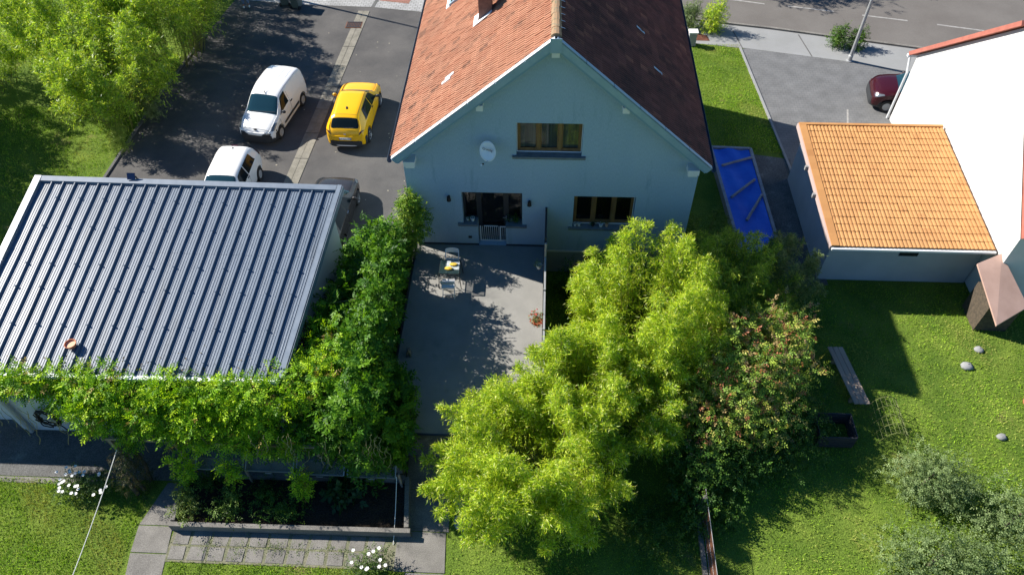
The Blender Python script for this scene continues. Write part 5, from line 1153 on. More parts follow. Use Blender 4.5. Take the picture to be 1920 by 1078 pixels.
strip(P, 'front_bumper', A['trim'], 1.98, .22, .56, .87, 1, .45, .06, 0, 8); strip(P, 'front_panel', A['whitepaint'], 1.985, .565, .70, .46, 1, .05, .05, 0, 3); strip(P, 'front_bumper', A['trim'], 1.965, .561, .66, .85, 1, .45, .06, 0, 8); strip(P, 'rear_bumper', A['trim'], -1.96, .25, .50, .82, -1, .25)
for s in (-1, 1):
    mirror(P, .96, .78, 1.08, s, A['trim'])
    P('door_handle', MB().beam(B.pt(-.15, s*6.6)+Vector((s*.015, 0, 0)), B.pt(-.30, s*6.6)+Vector((s*.015, 0, 0)), .03, .05, up=(1, 0, 0)), A['trim'])
    P('rub_strip', B.patch([(.75, s*8.4), (-.85, s*8.4), (-.85, s*8.8), (.75, s*8.8)], .016, 6), A['trim'])
    P('roof_drip_rail', B.patch([(.2, s*2.75), (-1.7, s*2.75), (-1.7, s*2.95), (.2, s*2.95)], .010, 8), A['tube'])
    P('roof_rib', B.patch([(-.75, s*.45), (-1.5, s*.45), (-1.5, s*.55), (-.75, s*.55)], .012, 6), A['whitemetal']); P('roof_rib', B.patch([(-.75, s*1.4), (-1.5, s*1.4), (-1.5, s*1.5), (-.75, s*1.5)], .012, 6), A['whitemetal'])
    P('door_gap', B.patch([(-.12, s*4.2), (-.135, s*4.2), (-.135, s*9.2), (-.12, s*9.2)], .004, 6), A['darkgap']); P('door_gap', B.patch([(1.06, s*6.4), (1.045, s*6.4), (.95, s*9.2), (.965, s*9.2)], .004, 6), A['darkgap'])
P('bonnet_gap', B.patch([(1.80, -3.0), (1.79, -3.0), (1.79, 3.0), (1.80, 3.0)], .005, 8), A['darkgap'])
P('antenna', MB().tube([(0, .32, 1.66), (0.02, .05, 1.83)], [.012, .004], 6).ellip((0, .33, 1.66), (.03, .04, .02)), A['black'])
P('wiper', MB().beam(B.pt(.99, 1.5)+Vector((0, .02, .02)), B.pt(.93, -2.2)+Vector((0, .02, .03)), .02, .012), A['black'])
bd_ = MB(); c0 = B.pt(1.84, 0)+B.nrm(1.84, 0)*.02
P('badge', MB().ellip((0, 1.83, .775), (.075, .045, .045), 12, 8), A['trim'])
plate(P, t, 1.955, .40, -.15, 'EZ-598-GC', 1)

# --- yellow hatchback, seen from behind
st = [(2.02, .32, .55, .62, .62, .62, .44), (1.94, .24, .68, .78, .76, .76, .58), (1.70, .21, .84, .92, .84, .84, .70), (1.30, .20, .93, 1.01, .86, .86, .73), (.98, .20, .97, 1.06, .86, .86, .73), (.62, .20, 1.0, 1.30, .86, .855, .68), (.25, .20, 1.02, 1.50, .86, .85, .60), (0, .20, 1.03, 1.55, .86, .85, .60), (-.9, .20, 1.05, 1.53, .86, .85, .59), (-1.40, .21, 1.06, 1.46, .86, .84, .57), (-1.55, .22, 1.05, 1.38, .86, .84, .58), (-1.80, .25, 1.0, 1.12, .84, .82, .66), (-1.93, .28, .88, .98, .80, .79, .64), (-2.0, .34, .66, .78, .72, .72, .60)]
t, B, P = car('yellow_hatchback', (-8.47, 8.72, .008), -.02, 'bright yellow hatchback parked beside the red tiled roof', 'car', st, A['yellowpaint'], (1.28, -1.26), .79, .325,
  [[(.82, 5.9), (-.10, 5.9), (-.10, 3.8), (.36, 3.8)], [(-.15, 5.9), (-1.25, 5.5), (-.98, 3.8), (-.15, 3.8)]], [(.99, -3.2), (.28, -2.9), (.28, 2.9), (.99, 3.2)], [(-1.84, -2.3), (-1.53, -2.9), (-1.53, 2.9), (-1.84, 2.3)],
  [[(1.96, 4.0), (1.62, 4.6), (1.62, 6.0), (1.94, 6.0)]], [[(-1.965, 2.95), (-1.88, 4.6), (-1.74, 6.6), (-1.965, 4.2)]], spokes=5, capm=A['alloy'],
  extras=[('roof_line', [(-1.38, -2.55), (-1.39, -2.55), (-1.39, 2.55), (-1.38, 2.55)], A['darkgap'], .006)])
for s in (-1, 1):
    mirror(P, .98, .62, 1.04, s, A['yellowpaint'] if s < 0 else A['trim'])
    P('roof_rail', B.patch([(.22, s*2.35), (-1.36, s*2.30), (-1.36, s*2.5), (.22, s*2.55)], .018, 8), A['trim'])
    P('sill_trim', B.patch([(.85, s*8.9), (-.85, s*8.9), (-.85, s*10.6), (.85, s*10.6)], .012, 6), A['trim'])
    P('arch_trim', B.patch([(-1.66, s*8.0), (-1.88, s*7.8), (-1.88, s*10.8), (-1.66, s*10.8)], .012, 6), A['trim'])
    P('door_handle', MB().beam(B.pt(-.02, s*6.3)+Vector((s*.015, 0, 0)), B.pt(-.17, s*6.3)+Vector((s*.015, 0, 0)), .025, .03, up=(1, 0, 0)), A['darkgap'])
    for yy in (-.12, .88): P('door_gap', B.patch([(yy, s*5.9), (yy-.013, s*5.9), (yy-.033, s*9.0), (yy-.02, s*9.0)], .004, 6), A['darkgap'])
    P('bonnet_gap', B.patch([(1.0, s*3.0), (1.86, s*2.6), (1.86, s*2.68), (1.0, s*3.08)], .005, 8), A['darkgap'])
P('antenna', MB().ellip((0, -1.02, 1.545), (.035, .09, .05), 10, 8), A['trim'])
P('rear_wiper', MB().beam(B.pt(-1.85, -.1)+Vector((0, -.03, .03)), B.pt(-1.83, 1.3)+Vector((0, -.03, .03)), .02, .015), A['trim'])
strip(P, 'hatch_lower', A['yellowpaint'], -2.03, .555, .80, .80, -1, .22, .06, 0, 6); strip(P, 'rear_bumper', A['trim'], -2.05, .26, .55, .87, -1, .36, .06, 0, 8); strip(P, 'skid_plate', A['alloy'], -2.075, .30, .36, .50, -1, .05, .03); strip(P, 'front_bumper', A['trim'], 2.04, .24, .46, .87, 1, .42, .06, 0, 8)
P('badge', MB().box(-.05, .05, -2.0, -1.975, .85, .89), A['alloy'])
plate(P, t, -2.058, .68, .12, 'GB-683-WK', -1)

# --- white small car whose bonnet is hidden by the garage roof
st = [(1.85, .32, .55, .62, .62, .62, .44), (1.75, .24, .70, .78, .76, .76, .58), (1.50, .21, .84, .92, .82, .82, .68), (1.05, .20, .95, 1.03, .83, .83, .70), (.65, .20, .98, 1.28, .83, .83, .66), (.32, .20, 1.0, 1.46, .83, .82, .62), (0, .20, 1.02, 1.51, .83, .82, .62), (-1.0, .20, 1.04, 1.52, .83, .82, .62), (-1.45, .22, 1.04, 1.46, .82, .81, .60), (-1.68, .25, 1.0, 1.22, .80, .80, .62), (-1.80, .28, .88, 1.0, .77, .77, .62), (-1.86, .34, .66, .78, .70, .70, .56)]
t, B, P = car('white_hatchback', (-12.67, 3.62, .008), pi-.02, 'small white car half hidden behind the metal garage roof', 'car', st, A['whitepaint'], (1.18, -1.16), .76, .29,
  [[(.75, 5.9), (-.25, 5.9), (-.25, 3.8), (.30, 3.8)], [(-.30, 5.9), (-1.2, 5.7), (-1.05, 3.9), (-.30, 3.8)]], [(1.02, -3.2), (.34, -2.9), (.34, 2.9), (1.02, 3.2)], [(-1.72, -2.3), (-1.5, -2.9), (-1.5, 2.9), (-1.72, 2.3)],
  [[(1.80, 3.8), (1.45, 4.6), (1.40, 6.0), (1.76, 6.2)]], [[(-1.62, 4.2), (-1.72, 3.6), (-1.78, 6.6), (-1.64, 6.6)]])
for s in (-1, 1):
    mirror(P, .94, .60, 1.04, s, A['whitepaint']); P('door_handle', MB().beam(B.pt(-.1, s*6.4)+Vector((s*.015, 0, 0)), B.pt(-.25, s*6.4)+Vector((s*.015, 0, 0)), .025, .03, up=(1, 0, 0)), A['trim'])
    P('door_gap', B.patch([(-.27, s*5.9), (-.283, s*5.9), (-.283, s*9.0), (-.27, s*9.0)], .004, 6), A['darkgap'])
P('antenna', MB().tube([(0, -1.28, 1.52), (0.0, -1.42, 1.70)], [.010, .004], 6).ellip((0, -1.27, 1.52), (.035, .05, .03)), A['black'])
P('brake_light', MB().box(-.14, .14, -1.52, -1.46, 1.46, 1.485), A['taillight'])

# --- dark grey car beside the garage
st = [(2.12, .32, .55, .62, .62, .62, .44), (2.0, .24, .66, .74, .78, .76, .58), (1.70, .21, .80, .87, .86, .84, .70), (1.20, .20, .89, .97, .87, .86, .73), (.95, .20, .92, 1.0, .87, .86, .73), (.55, .20, .95, 1.22, .87, .86, .68), (.12, .20, .97, 1.42, .87, .85, .60), (-.2, .20, .98, 1.46, .87, .85, .60), (-1.0, .20, 1.0, 1.43, .87, .85, .59), (-1.55, .22, 1.0, 1.30, .87, .84, .57), (-1.85, .25, .96, 1.08, .84, .82, .64), (-2.02, .28, .84, .95, .80, .79, .62), (-2.1, .34, .62, .74, .72, .72, .56)]
t, B, P = car('dark_hatchback', (-8.32, 2.12, .008), -.015, 'dark grey car parked between the garage corner and the house', 'car', st, A['darkpaint'], (1.30, -1.28), .80, .31,
  [[(.72, 5.9), (-.18, 5.9), (-.18, 3.8), (.22, 3.8)], [(-.23, 5.9), (-1.3, 5.6), (-1.1, 3.9), (-.23, 3.8)]], [(.96, -3.2), (.16, -2.9), (.16, 2.9), (.96, 3.2)], [(-1.86, -2.3), (-1.6, -2.9), (-1.6, 2.9), (-1.86, 2.3)],
  [[(2.04, 3.8), (1.62, 4.8), (1.60, 6.0), (1.98, 6.0)]], [[(-1.92, 3.6), (-1.86, 4.6), (-1.80, 6.6), (-1.98, 6.6)]], spokes=5, capm=A['alloy'])
for s in (-1, 1):
    mirror(P, .99, .52, 1.0, s, A['darkpaint']); P('door_handle', MB().beam(B.pt(-.1, s*6.3)+Vector((s*.015, 0, 0)), B.pt(-.26, s*6.3)+Vector((s*.015, 0, 0)), .025, .03, up=(1, 0, 0)), A['alloy'])
    P('door_gap', B.patch([(-.2, s*5.9), (-.213, s*5.9), (-.233, s*9.0), (-.22, s*9.0)], .004, 6), A['darkgap'])

# --- dark red car by the white house
st = [(1.95, .32, .55, .62, .62, .62, .44), (1.86, .24, .66, .76, .76, .76, .58), (1.60, .21, .82, .90, .84, .84, .70), (1.15, .20, .92, 1.0, .85, .85, .72), (.90, .20, .95, 1.03, .85, .85, .72), (.50, .20, .98, 1.28, .85, .85, .66), (.15, .20, 1.0, 1.46, .85, .84, .60), (-.9, .20, 1.02, 1.50, .85, .84, .59), (-1.50, .22, 1.02, 1.36, .85, .83, .57), (-1.80, .25, .96, 1.05, .82, .81, .64), (-1.95, .34, .62, .74, .70, .70, .56)]
t, B, P = car('dark_red_car', (16.75, 10.75, .014), radians(80), 'dark red and black car on the grey paving, half hidden by the white gable', 'car', st, A['redpaint'], (1.22, -1.2), .78, .30,
  [[(.72, 5.9), (-.18, 5.9), (-.18, 3.8), (.22, 3.8)], [(-.23, 5.9), (-1.3, 5.6), (-1.1, 3.9), (-.23, 3.8)]], [(.92, -3.2), (.16, -2.9), (.16, 2.9), (.92, 3.2)], [(-1.76, -2.3), (-1.5, -2.9), (-1.5, 2.9), (-1.76, 2.3)],
  [[(1.86, 3.8), (1.50, 4.8), (1.46, 6.0), (1.80, 6.0)]], [[(-1.78, 3.6), (-1.74, 4.6), (-1.68, 6.6), (-1.84, 6.6)]],
  extras=[('black_roof', [(.10, -2.9), (-1.4, -2.9), (-1.4, 2.9), (.10, 2.9)], A['trim'], .012)])
for s in (-1, 1): mirror(P, .97, .55, 1.0, s, A['trim'])
strip(P, 'front_bumper', A['trim'], 1.98, .22, .60, .86, 1, .45, .06, 0, 8)
plate(P, t, 1.965, .48, 0, '', 1)

# ---------- wheelie bins, person, lamps
def bin_(x, y, rz, label):
    t = thing('wheelie_bin', (x, y, .012), label, 'bin', 'wheelie bins at the top of the driveway', rz)
    P = lambda n_, mb, m_, **k: mk(n_, mb, m_, t, local=True, **k)
    v = [(-.2, -.22, .05), (.2, -.22, .05), (.2, .22, .05), (-.2, .22, .05), (-.27, -.30, .95), (.27, -.30, .95), (.27, .30, .95), (-.27, .30, .95)]
    P('body', MB().add(v, [(0, 3, 2, 1), (4, 5, 6, 7), (0, 1, 5, 4), (1, 2, 6, 5), (2, 3, 7, 6), (3, 0, 4, 7)]), A['bin'], bevel=.02)
    P('lid', MB().add([(-.29, -.33, .96), (.29, -.33, .96), (.29, .33, 1.0), (-.29, .33, 1.0), (-.25, -.28, 1.03), (.25, -.28, 1.03), (.25, .30, 1.08), (-.25, .30, 1.08)], [(0, 3, 2, 1), (4, 5, 6, 7), (0, 1, 5, 4), (1, 2, 6, 5), (2, 3, 7, 6), (3, 0, 4, 7)]), A['binlid'], bevel=.02)
    P('handle', MB().tube([(-.24, .36, .98), (.24, .36, .98)], .018, 8), A['bin'])
    for s in (-1, 1): P('wheel', MB().lathe([(.04, -.03), (.10, -.03), (.10, .03), (.04, .03)], (s*.24, .22, .10), 16, 'x'), A['rubber'])
    return t
bin_(-13.55, 18.75, 2.9, 'grey green wheelie bin nearest the driveway, at the edge of the white paving'); bin_(-14.25, 19.05, 3.2, 'grey green wheelie bin behind the first, at the top edge of the picture')
def lamp(x, y, h, label, arm, rz=0.0):
    t = thing('street_lamp', (x, y, 0), label, 'street lamp')
    mk('base', MB().lathe([(.16, 0), (.16, .04), (.11, .06), (.11, .3), (.09, .32)], (x, y, 0.01), 16), A['galv'], t)
    mk('pole', MB().tube([(x, y, .05), (x, y, h)], [.085, .05], 12), A['galv'], t)
    mk('arm', MB().tube([(x, y, h-.05), (x+arm[0]*.4, y+arm[1]*.4, h+.25), (x+arm[0], y+arm[1], h+.35)], .035, 8), A['galv'], t)
    mk('lantern', MB().ellip((x+arm[0]*1.2, y+arm[1]*1.2, h+.34), (.3, .2, .09), 14, 8), A['galv'], t)
lamp(14.86, 14.28, 7.5, 'tall grey street lamp standing on the pale pavement left of the white house', (.5, 1.3)); lamp(-14.9, 19.95, 7.0, 'grey street lamp just beyond the top edge, shading the driveway', (-.3, 1.2))

def person(loc, rz, label):
    t = thing('person', loc, label, 'person', None, rz)
    def skin_(name, verts, edges, radii, m_, sub=2):
        me = bpy.data.meshes.new(name); me.from_pydata(verts, edges, []); me.update(); ob = bpy.data.objects.new(name, me); col.objects.link(ob)
        md = ob.modifiers.new('skin', 'SKIN'); md.use_smooth_shade = True
        me.skin_vertices[0] if me.skin_vertices else None
        for i, r in enumerate(radii): me.skin_vertices[0].data[i].radius = (r, r) if not isinstance(r, tuple) else r
        me.skin_vertices[0].data[0].use_root = True
        s2 = ob.modifiers.new('sub', 'SUBSURF'); s2.levels = sub; s2.render_levels = sub
        bpy.context.view_layer.update(); new = bpy.data.meshes.new_from_object(ob.evaluated_get(bpy.context.evaluated_depsgraph_get())); bpy.data.objects.remove(ob)
        new.materials.clear(); new.materials.append(m_); new.shade_smooth(); o = bpy.data.objects.new(name, new); col.objects.link(o); o.parent = t; return o
    V = [(0, 0, .95), (0, 0, 1.1), (0, .01, 1.3), (0, .01, 1.42), (0, 0, 1.5), (0, -.01, 1.60), (0, -.01, 1.68),
         (.10, 0, .88), (.11, -.03, .48), (.12, .02, .09), (.13, -.12, .04), (-.10, 0, .88), (-.12, -.08, .49), (-.15, .02, .09), (-.17, -.12, .04),
         (.17, .01, 1.40), (.24, .03, 1.12), (.26, -.06, .87), (-.17, .01, 1.40), (-.25, .03, 1.12), (-.24, -.12, .92),
         (.27, -.08, .79), (-.24, -.19, .88)]
    E_ = [(0, 1), (1, 2), (2, 3), (3, 4), (4, 5), (5, 6), (0, 7), (7, 8), (8, 9), (9, 10), (0, 11), (11, 12), (12, 13), (13, 14), (3, 15), (15, 16), (16, 17), (3, 18), (18, 19), (19, 20), (17, 21), (20, 22)]
    R_ = [(.15, .11), (.13, .10), (.15, .11), (.11, .09), .05, .085, .07, .09, .06, .042, .035, .09, .06, .042, .035, .06, .045, .033, .06, .045, .033, .028, .028]
    skin_('body', V, E_, R_, A['skin'])
    skin_('jeans', [(0, 0, .97), (0, 0, .90), (.10, 0, .86), (.11, -.03, .48), (.12, .02, .16), (-.10, 0, .86), (-.12, -.08, .49), (-.15, .02, .16)], [(0, 1), (1, 2), (2, 3), (3, 4), (1, 5), (5, 6), (6, 7)], [(.165, .125), (.16, .12), .105, .075, .065, .105, .075, .065], A['denim'])
    skin_('top', [(0, 0, .96), (0, 0, 1.12), (0, .01, 1.32), (0, .01, 1.43), (.17, .01, 1.41), (.235, .03, 1.2), (-.17, .01, 1.41), (-.24, .03, 1.2)], [(0, 1), (1, 2), (2, 3), (3, 4), (4, 5), (3, 6), (6, 7)], [(.165, .125), (.145, .115), (.165, .125), (.11, .09), .07, .058, .07, .058], A['shirt'])
    mk('hair', MB().ellip((0, .015, 1.665), (.098, .115, .10), 16, 10), A['hair'], t, local=True, smooth=True)
    for s in (-1, 1):
        mk('eye', MB().ellip((s*.033, -.092, 1.635), (.012, .008, .008), 8, 6), A['eye'], t, local=True)
        mk('ear', MB().ellip((s*.088, 0, 1.63), (.014, .022, .03), 8, 6), A['skin'], t, local=True)
        x = .13 if s > 0 else -.16; mk('shoe', MB().ellip((x, -.065, .045), (.052, .14, .048), 14, 8), A['shoe'], t, local=True, smooth=True)
        hx, hy, hz = (.27, -.10, .77) if s > 0 else (-.24, -.22, .86)
        for q in range(4): skin_('finger', [(hx+(q-1.5)*.018, hy, hz), (hx+(q-1.5)*.02, hy-.02, hz-.045), (hx+(q-1.5)*.02, hy-.012, hz-.075+.004*abs(q-1))], [(0, 1), (1, 2)], [.011, .010, .008], A['skin'], 1)
        skin_('thumb', [(hx-s*.03, hy-.01, hz+.02), (hx-s*.05, hy-.03, hz-.012), (hx-s*.048, hy-.038, hz-.035)], [(0, 1), (1, 2)], [.013, .011, .009], A['skin'], 1)
    mk('nose', MB().ellip((0, -.108, 1.61), (.012, .018, .018), 8, 6), A['skin'], t, local=True, smooth=True); mk('mouth', MB().ellip((0, -.092, 1.575), (.024, .008, .006), 8, 6), A['lip'], t, local=True)
person((-16.35, 18.75, .01), .35, 'person in light jeans and white shoes standing where the hedge meets the pavement')

# ============================================================ RIGHT HAND NEIGHBOURS
# annex with the ochre roof
ob_ = thing('annex', (12.7, 2.5, 0), 'low annex with ochre tiled roof against the white house', 'annex')
X0, X1, YA, YB, ZA, ZB = 9.92, 15.40, -0.55, 5.60, 3.0-.8, 3.0-.3
w0, w1 = 10.15, 15.44
v = [(w0, -.1, 0), (w1, -.1, 0), (w1, 5.4, 0), (w0, 5.4, 0), (w0, -.1, ZA-.12), (w1, -.1, ZA-.12), (w1, 5.4, ZB-.12), (w0, 5.4, ZB-.12)]
mk('wall', MB().add(v, [(0, 1, 5, 4), (1, 2, 6, 5), (2, 3, 7, 6), (3, 0, 4, 7), (4, 5, 6, 7)]), A['greywall'], ob_)
sO = (ZB-ZA)/(YB-YA)
def orf(x, y, h=0): return Vector((x, y, ZA+(y-YA)*sO+h))
v = [tuple(orf(x, y, h)) for h in (-.02, -.12) for (x, y) in ((X0, YA), (X1, YA), (X1, YB), (X0, YB))]
mk('roof_deck', MB().add(v, [(0, 1, 2, 3), (7, 6, 5, 4), (0, 4, 5, 1), (1, 5, 6, 2), (2, 6, 7, 3), (3, 7, 4, 0)]), A['tile_o'], ob_)
for a, b, m_ in (((X0+.12, YA), (X0+.12, YB), 'tile_o'), ((X0, YB-.06), (X1, YB-.06), 'tile_o')):
    mk('verge_tile', MB().beam(orf(*a, .035), orf(*b, .035), .26 if a[0] == b[0] else .12, .05), A[m_], ob_)
mk('verge_board', MB().beam(orf(X0-.03, YA, -.08), orf(X0-.03, YB, -.08), .04, .2), mat('pinkish_board2', (0.42, 0.33, 0.30), .8), ob_)
mk('gutter', MB().beam(orf(X0, YA-.06, -.06), orf(X1, YA-.06, -.06), .1, .08), A['pipe_white'], ob_)
for y in (1.9, 3.3): mk('verge_bracket', MB().box(X0-.16, X0-.05, y-.05, y+.05, orf(0, y).z-.2, orf(0, y).z-.02), A['sidewalk'], ob_)
mk('window', MB().box(12.6, 13.25, -.12, -.102, 1.35, 1.75), A['glass'], ob_)
nc, nr = 19, 18; wO = (X1-X0-.26)/nc; lO = math.hypot(YB-YA-.1, ZB-ZA)/nr
prof = [(0, .0), (.08, .018), (.22, .026), (.36, .018), (.46, .0), (.54, .0), (.62, .018), (.76, .026), (.9, .018), (1.0, .0)]
X = Vector((0, 1, sO)).normalized(); Y = Vector((-1, 0, 0)); Z = X.cross(Y).normalized()
tv_, tf_ = tile_mesh('t', wO, lO, 0, None, .022, prof); mo = bpy.data.meshes.new('roof_tile'); mo.from_pydata(tv_, [], tf_); mo.update(); mo.materials.append(A['tile_o'])
cells = []
for i in range(nr):
    for j in range(nc): o = orf(X0+.26+(j+.5)*wO, YA, 0)+X*(i*lO); cells.append(((o-camp).length, o))
cells.sort(key=lambda c: c[0]); mbx = MB(); R3 = Matrix((X, Y, Z)).transposed(); rpz = wloc(ob_)
for k, (d_, o) in enumerate(cells):
    o = o+Z*random.uniform(-.005, .006)
    if k < 290: q = bpy.data.objects.new('roof_tile', mo); col.objects.link(q); q.parent = ob_; q.matrix_local = Matrix.Translation(o-rpz) @ R3.to_4x4()
    else: mbx.add([tuple(o+R3 @ Vector(p)) for p in tv_], tf_)
o = mk('roof_tiles', mbx, A['tile_o'], ob_); o['kind'] = 'stuff'
# white gabled house
wh = thing('white_house', (19, 4, 0), 'large white rendered gable end with red roof edge at the right border', 'house')
XW, y0, y1, yc, ze, za = 15.5, -1.05, 9.65, 4.1, 3.25, 7.75
v = []
for x in (XW, 27): v += [(x, y0, 0), (x, y1, 0), (x, y1, ze), (x, yc, za), (x, y0, ze)]
mk('wall', MB().add(v, [(4, 3, 2, 1, 0), (5, 6, 7, 8, 9), (0, 1, 6, 5), (1, 2, 7, 6), (4, 0, 5, 9)]), A['white_wall'], wh)
def slab(a, b, x0, x1, th_, m_, nm):
    d = Vector((0, b[0]-a[0], b[1]-a[1])).normalized(); n_ = Vector((0, -d.z, d.y)); n_ = n_ if n_.z > 0 else -n_
    v = []
    for h in (.04, .04+th_):
        for (x, p) in ((x0, a), (x1, a), (x1, b), (x0, b)): v.append(tuple(Vector((x, p[0], p[1]))+n_*h))
    mk(nm, MB().add(v, [(0, 3, 2, 1), (4, 5, 6, 7), (0, 1, 5, 4), (1, 2, 6, 5), (2, 3, 7, 6), (3, 0, 4, 7)]), m_, wh)
redroof = mat('red_brown_roof', (0.42, 0.14, 0.10), .8, c2=(0.34, 0.11, 0.08), scale=3)
sl_ = (za-ze)/(y1-yc)
slab((y1+.35, ze-.35*sl_), (yc, za), XW-.18, 27.2, .16, redroof, 'roof'); slab((y0-.0, ze), (yc-.001, za), XW-.0, 27.2, .16, redroof, 'roof')
mk('gutter', MB().beam((XW-.2, y1+.42, ze-.28), (27, y1+.42, ze-.28), .12, .1), A['whitemetal'], wh)
mk('downpipe', MB().tube([(XW-.1, y1+.38, ze-.3), (XW-.09, y1+.06, ze-.9), (XW-.09, y1+.06, .02)], .05, 10), A['pipe_white'], wh)
# small timber shed with pinkish roof
sh = thing('garden_shed', (15.2, -2.0, 0), 'small shed with pinkish brown sloping roof at the foot of the white house', 'shed')
mk('wall', MB().box(15.0, 16.1, -2.3, -1.2, 0, 1.3), A['bark'], sh)
mk('roof', MB().add([(14.95, -3.05, 1.25), (16.2, -2.3, 1.35), (15.5, -.75, 2.25), (14.6, -1.15, 2.15), (14.95, -3.05, 1.18), (16.2, -2.3, 1.28), (15.5, -.75, 2.18), (14.6, -1.15, 2.08)], [(0, 1, 2, 3), (7, 6, 5, 4), (0, 4, 5, 1), (1, 5, 6, 2), (2, 6, 7, 3), (3, 7, 4, 0)]), A['pinkroof'], sh)
# pool under a blue tarpaulin
pl = thing('covered_pool', (7.9, 4, 0), 'blue tarpaulin stretched over a sunken pool between the house and the annex', 'pool cover')
mb = MB(); nx, ny = 16, 40
for j in range(ny+1):
    for i in range(nx+1):
        u, w_ = i/nx, j/ny; x = (7.22+.35*(1-w_))*(1-u)+(8.75+.15*(1-w_))*u; y = .7+6.25*w_
        mb.v.append((x, y, .30+.05*sin(u*9+w_*7)*sin(w_*11)*(1-abs(2*u-1)**4)-.08*(1-(2*u-1)**2)*(1-(2*w_-1)**4)+.012*math.sin(u*60)*math.sin(w_*70)))
for j in range(ny):
    for i in range(nx): a = j*(nx+1)+i; mb.f.append((a, a+1, a+nx+2, a+nx+1))
mk('tarpaulin', mb, A['blue'], pl, smooth=True)
for a, b in (((7.5, .6), (7.15, 7.05)), ((7.15, 7.05), (8.82, 6.98)), ((8.82, 6.98), (8.97, .6))): mk('kerb', MB().beam((*a, .17), (*b, .17), .12, .36), A['tube'], pl)
g = MB(); sheet(g, [(8.85, 7.0), (10.5, 6.7), (10.5, -0.4), (9.0, -0.6)], .016); struct('side_passage', g, A['concrete_dark'])
def pole(a, b, lb, r=.055):
    o = mk('pole', MB().tube([(*a, .36), (*b, .36)], r, 10), A['tube']); tag(o, lb, 'pole', 'grey poles weighing down the blue tarpaulin')
pole((7.45, 5.8), (8.75, 6.35), 'grey pole lying farthest from the bamboo on the blue tarpaulin'); pole((7.55, 3.85), (8.65, 4.95), 'grey pole lying in the middle of the blue tarpaulin'); pole((7.95, 2.55), (8.8, 4.05), 'grey pole lying nearest the bamboo on the blue tarpaulin')
# utility cabinet
uc = thing('utility_cabinet', (7.32, 15.55, 0), 'small beige utility cabinet on the lawn edge beside the roof', 'utility cabinet')
mk('cabinet', MB().box(7.12, 7.5, 15.4, 15.7, 0, .72), A['pipe'], uc); mk('lid', MB().box(7.08, 7.54, 15.36, 15.74, .722, .77), A['purlin'], uc); mk('door', MB().box(7.15, 7.47, 15.385, 15.398, .06, .66), A['sidewalk'], uc)
# lawn odds and ends
bn = thing('garden_bench', (10.0, -4.5, 0), 'long beige board bench lying in the lawn right of the shrubs', 'bench')
for k in range(3): mk('board', MB().beam((9.72+k*.17, -3.5, .42), (10.06+k*.17, -5.7, .42), .155, .035), A['timber'], bn)
for s in (0, 1): mk('leg', MB().box(9.78+s*.22, 10.12+s*.22, -3.9-s*1.5, -3.82-s*1.5, 0, .4), A['timber'], bn)
dbx = thing('compost_box', (9.2, -6.55, 0), 'dark slatted compost box in the shade below the beige bench', 'compost box')
for k in range(4):
    for s in (-1, 1): mk('board', MB().box(8.6, 9.7, -6.6+s*.42-.015, -6.6+s*.42+.015, .02+k*.15, .15+k*.15), A['plinth'], dbx); mk('board', MB().box(9.15+s*.55-.015, 9.15+s*.55+.015, -7.0, -6.2, .02+k*.15, .15+k*.15), A['plinth'], dbx)
ar = thing('netted_hoops', (10.9, -6.2, 0), 'green netting tunnel on hoops standing on the lawn above the pale shrub', 'net tunnel')
for k in range(5):
    y = -5.6-k*.32; mk('hoop', MB().tube([(10.5+.6*(1-cos(pi*i/12))*.75, y, .75*sin(pi*i/12)) for i in range(13)], .012, 5), A['stem'], ar)
mb = MB()
for i in range(1, 12): a = pi*i/12; mb.tube([(10.5+.6*(1-cos(a))*.75, -5.6, .75*sin(a)), (10.5+.6*(1-cos(a))*.75, -6.88, .75*sin(a))], .005, 4)
mk('netting', mb, A['stem'], ar)
for i, (x, y, r, m_, lb) in enumerate(((14.9, -3.15, .16, 'whiteplastic', 'pale round stone on the lawn nearest the shed'), (14.25, -3.85, .2, 'statue', 'pale round stone on the lawn left of the shed'), (14.4, -6.5, .16, 'whiteplastic', 'pale round stone on the lawn above the grey green bushes'), (15.7, -5.2, .22, 'terracotta', 'terracotta pot at the right border of the lawn'))):
    if m_ == 'terracotta':
        t = thing('terracotta_pot', (x, y, 0), lb, 'pot'); mk('pot', MB().lathe([(.13, 0), (.2, .3), (.22, .3), (.22, .34), (.18, .34), (.17, .27), (.001, .27)], (x, y, 0), 18), A['terracotta'], t)
    else: tag(mk('garden_stone', MB().ellip((x, y, r*.2), (r, r*.85, r*.5), 9, 6, .16), A['sidewalk'], smooth=True), lb, 'stone', 'pale stones on the lawn')
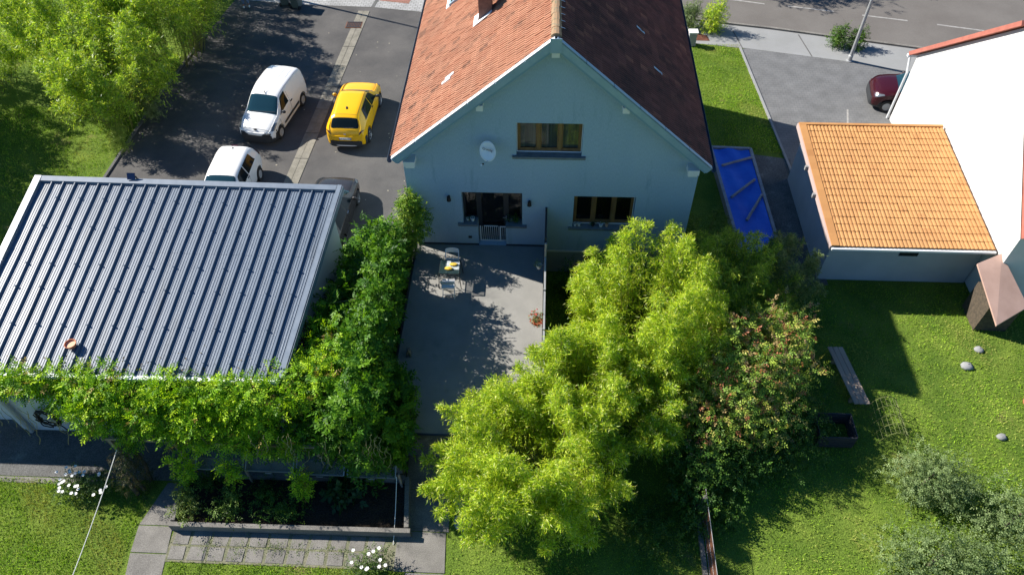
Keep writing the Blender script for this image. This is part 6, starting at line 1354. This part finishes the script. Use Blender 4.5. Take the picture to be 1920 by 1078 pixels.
# raised bed
rb = thing('raised_bed', (-7, -9.6, 0), 'sunken vegetable bed framed by concrete kerbs below the vine', 'garden bed')
for nm, a, b in (('kerb', (-10.42, -10.36), (-3.5, -10.30)), ('kerb', (-3.62, -10.2), (-3.80, -8.66)), ('kerb', (-10.36, -10.25), (-10.5, -8.75)), ('kerb', (-10.4, -8.78), (-3.85, -8.68))):
    mk(nm, MB().beam((*a, .15), (*b, .15), .13, .38), A['concrete'], rb)
mk('soil', MB().box(-10.33, -3.72, -10.25, -8.8, .0, .12), A['soil'], rb)
cf = thing('cold_frame', (-7, -8.7, 0), 'row of glazed cold frame panels leaning above the vegetable bed', 'cold frame')
for i, x in enumerate((-9.9, -8.42, -6.95, -5.45)):
    z = .95-.05*i*(i > 1); a = (x, -8.85, z); 
    fr = MB(); c4 = [(x, -8.95, z), (x+1.4, -8.95, z), (x+1.4, -8.35, z+.35), (x, -8.35, z+.35)]
    for p, q in zip(c4, c4[1:]+c4[:1]): fr.beam(p, q, .03, .03)
    pnl = mk('glazed_panel', MB().add(c4, [(0, 1, 2, 3)]), A['frameglass'], cf); mk('frame', fr, A['galv'], pnl)
    mk('handle', MB().tube([(x+.62, -8.96, z+.01), (x+.62, -9.03, z+.04), (x+.80, -9.03, z+.04), (x+.80, -8.96, z+.01)], .009, 6), A['galv'], pnl)
mk('rear_wall', MB().box(-10.3, -3.95, -8.55, -8.45, .0, .9), A['concrete_dark'], cf)
for x in (-10.3, -8.5, -6.9, -5.4, -3.98): mk('post', MB().box(x, x+.06, -8.9, -8.84, 0, .9), A['timber'], cf)
# thin wires
for (a, b, lb) in (((-11.75, -9.0, 2.05), (-11.45, -13.6, 2.1), 'taut white line running from the dark shrub over the left lawn'), ((-3.98, -9.0, 1.0), (-3.97, -10.6, .03), 'thin white line tied down at the right end of the vegetable bed')):
    A_, B_ = Vector(a), Vector(b); tag(mk('line', MB().tube([A_.lerp(B_, k/8)-Vector((0, 0, .10*4*(k/8)*(1-k/8))) for k in range(9)], .011, 5), A['wire']), lb, 'line')
tag(mk('wooden_stump', MB().lathe([(.07, 0), (.065, .4), (.06, .8), (.001, .8)], (-11.82, -9.35, 0), 12), A['bark']), 'grey weathered post among the dark shrub at the path edge', 'post')
# round slabs beside the path
rs = struct('stepping_stones', MB(), A['sidewalk'])
for x, y in ((-2.12, -8.02), (-1.55, -8.12), (-2.08, -8.62), (-2.1, -9.25), (-2.05, -9.85), (-1.5, -8.75)): mk('round_slab', MB().lathe([(.001, .05), (.26, .05), (.275, .035), (.275, 0)], (x, y, 0), 24), mat('round_slab', (.34, .37, .39), .85, c2=(.28, .31, .33), scale=4), rs)
# wire fence bottom right
wf = thing('wire_fence', (4.8, -10.5, 0), 'rusty wire mesh fence between concrete posts at the bottom right of the bamboo', 'fence')
for y in (-9.35, -11.6, -13.9): mk('post', MB().box(4.68, 4.8, y-.06, y+.06, 0, 1.15), A['concrete'], wf, bevel=.01)
mk('base_wall', MB().box(4.66, 4.78, -14.2, -6.5, 0, .16), A['concrete'], wf)
mb = MB(); k = 0; y = -14.0
while y < -7.0:
    z = .18
    mb.tube([(4.82, y, .18), (4.82, y+.82, 1.0)], .0055, 3, cap=False); mb.tube([(4.82, y+.82, .18), (4.82, y, 1.0)], .0055, 3, cap=False); y += .075
o = mk('wire_mesh', mb, A['rust'], wf); o['kind'] = 'stuff'
for z in (.2, .62, 1.02): mk('tension_wire', MB().tube([(4.82, -14, z), (4.82, -7, z)], .009, 5), A['galv'], wf)
g = MB(); sheet(g, [(4.84, -14.2), (5.15, -14.2), (5.0, -9.0), (4.86, -9.0)], .02); struct('fence_strip', g, mat('rusty_gravel', (.20, .10, .06), .95, c2=(.12, .07, .05), scale=9, grain=.4))
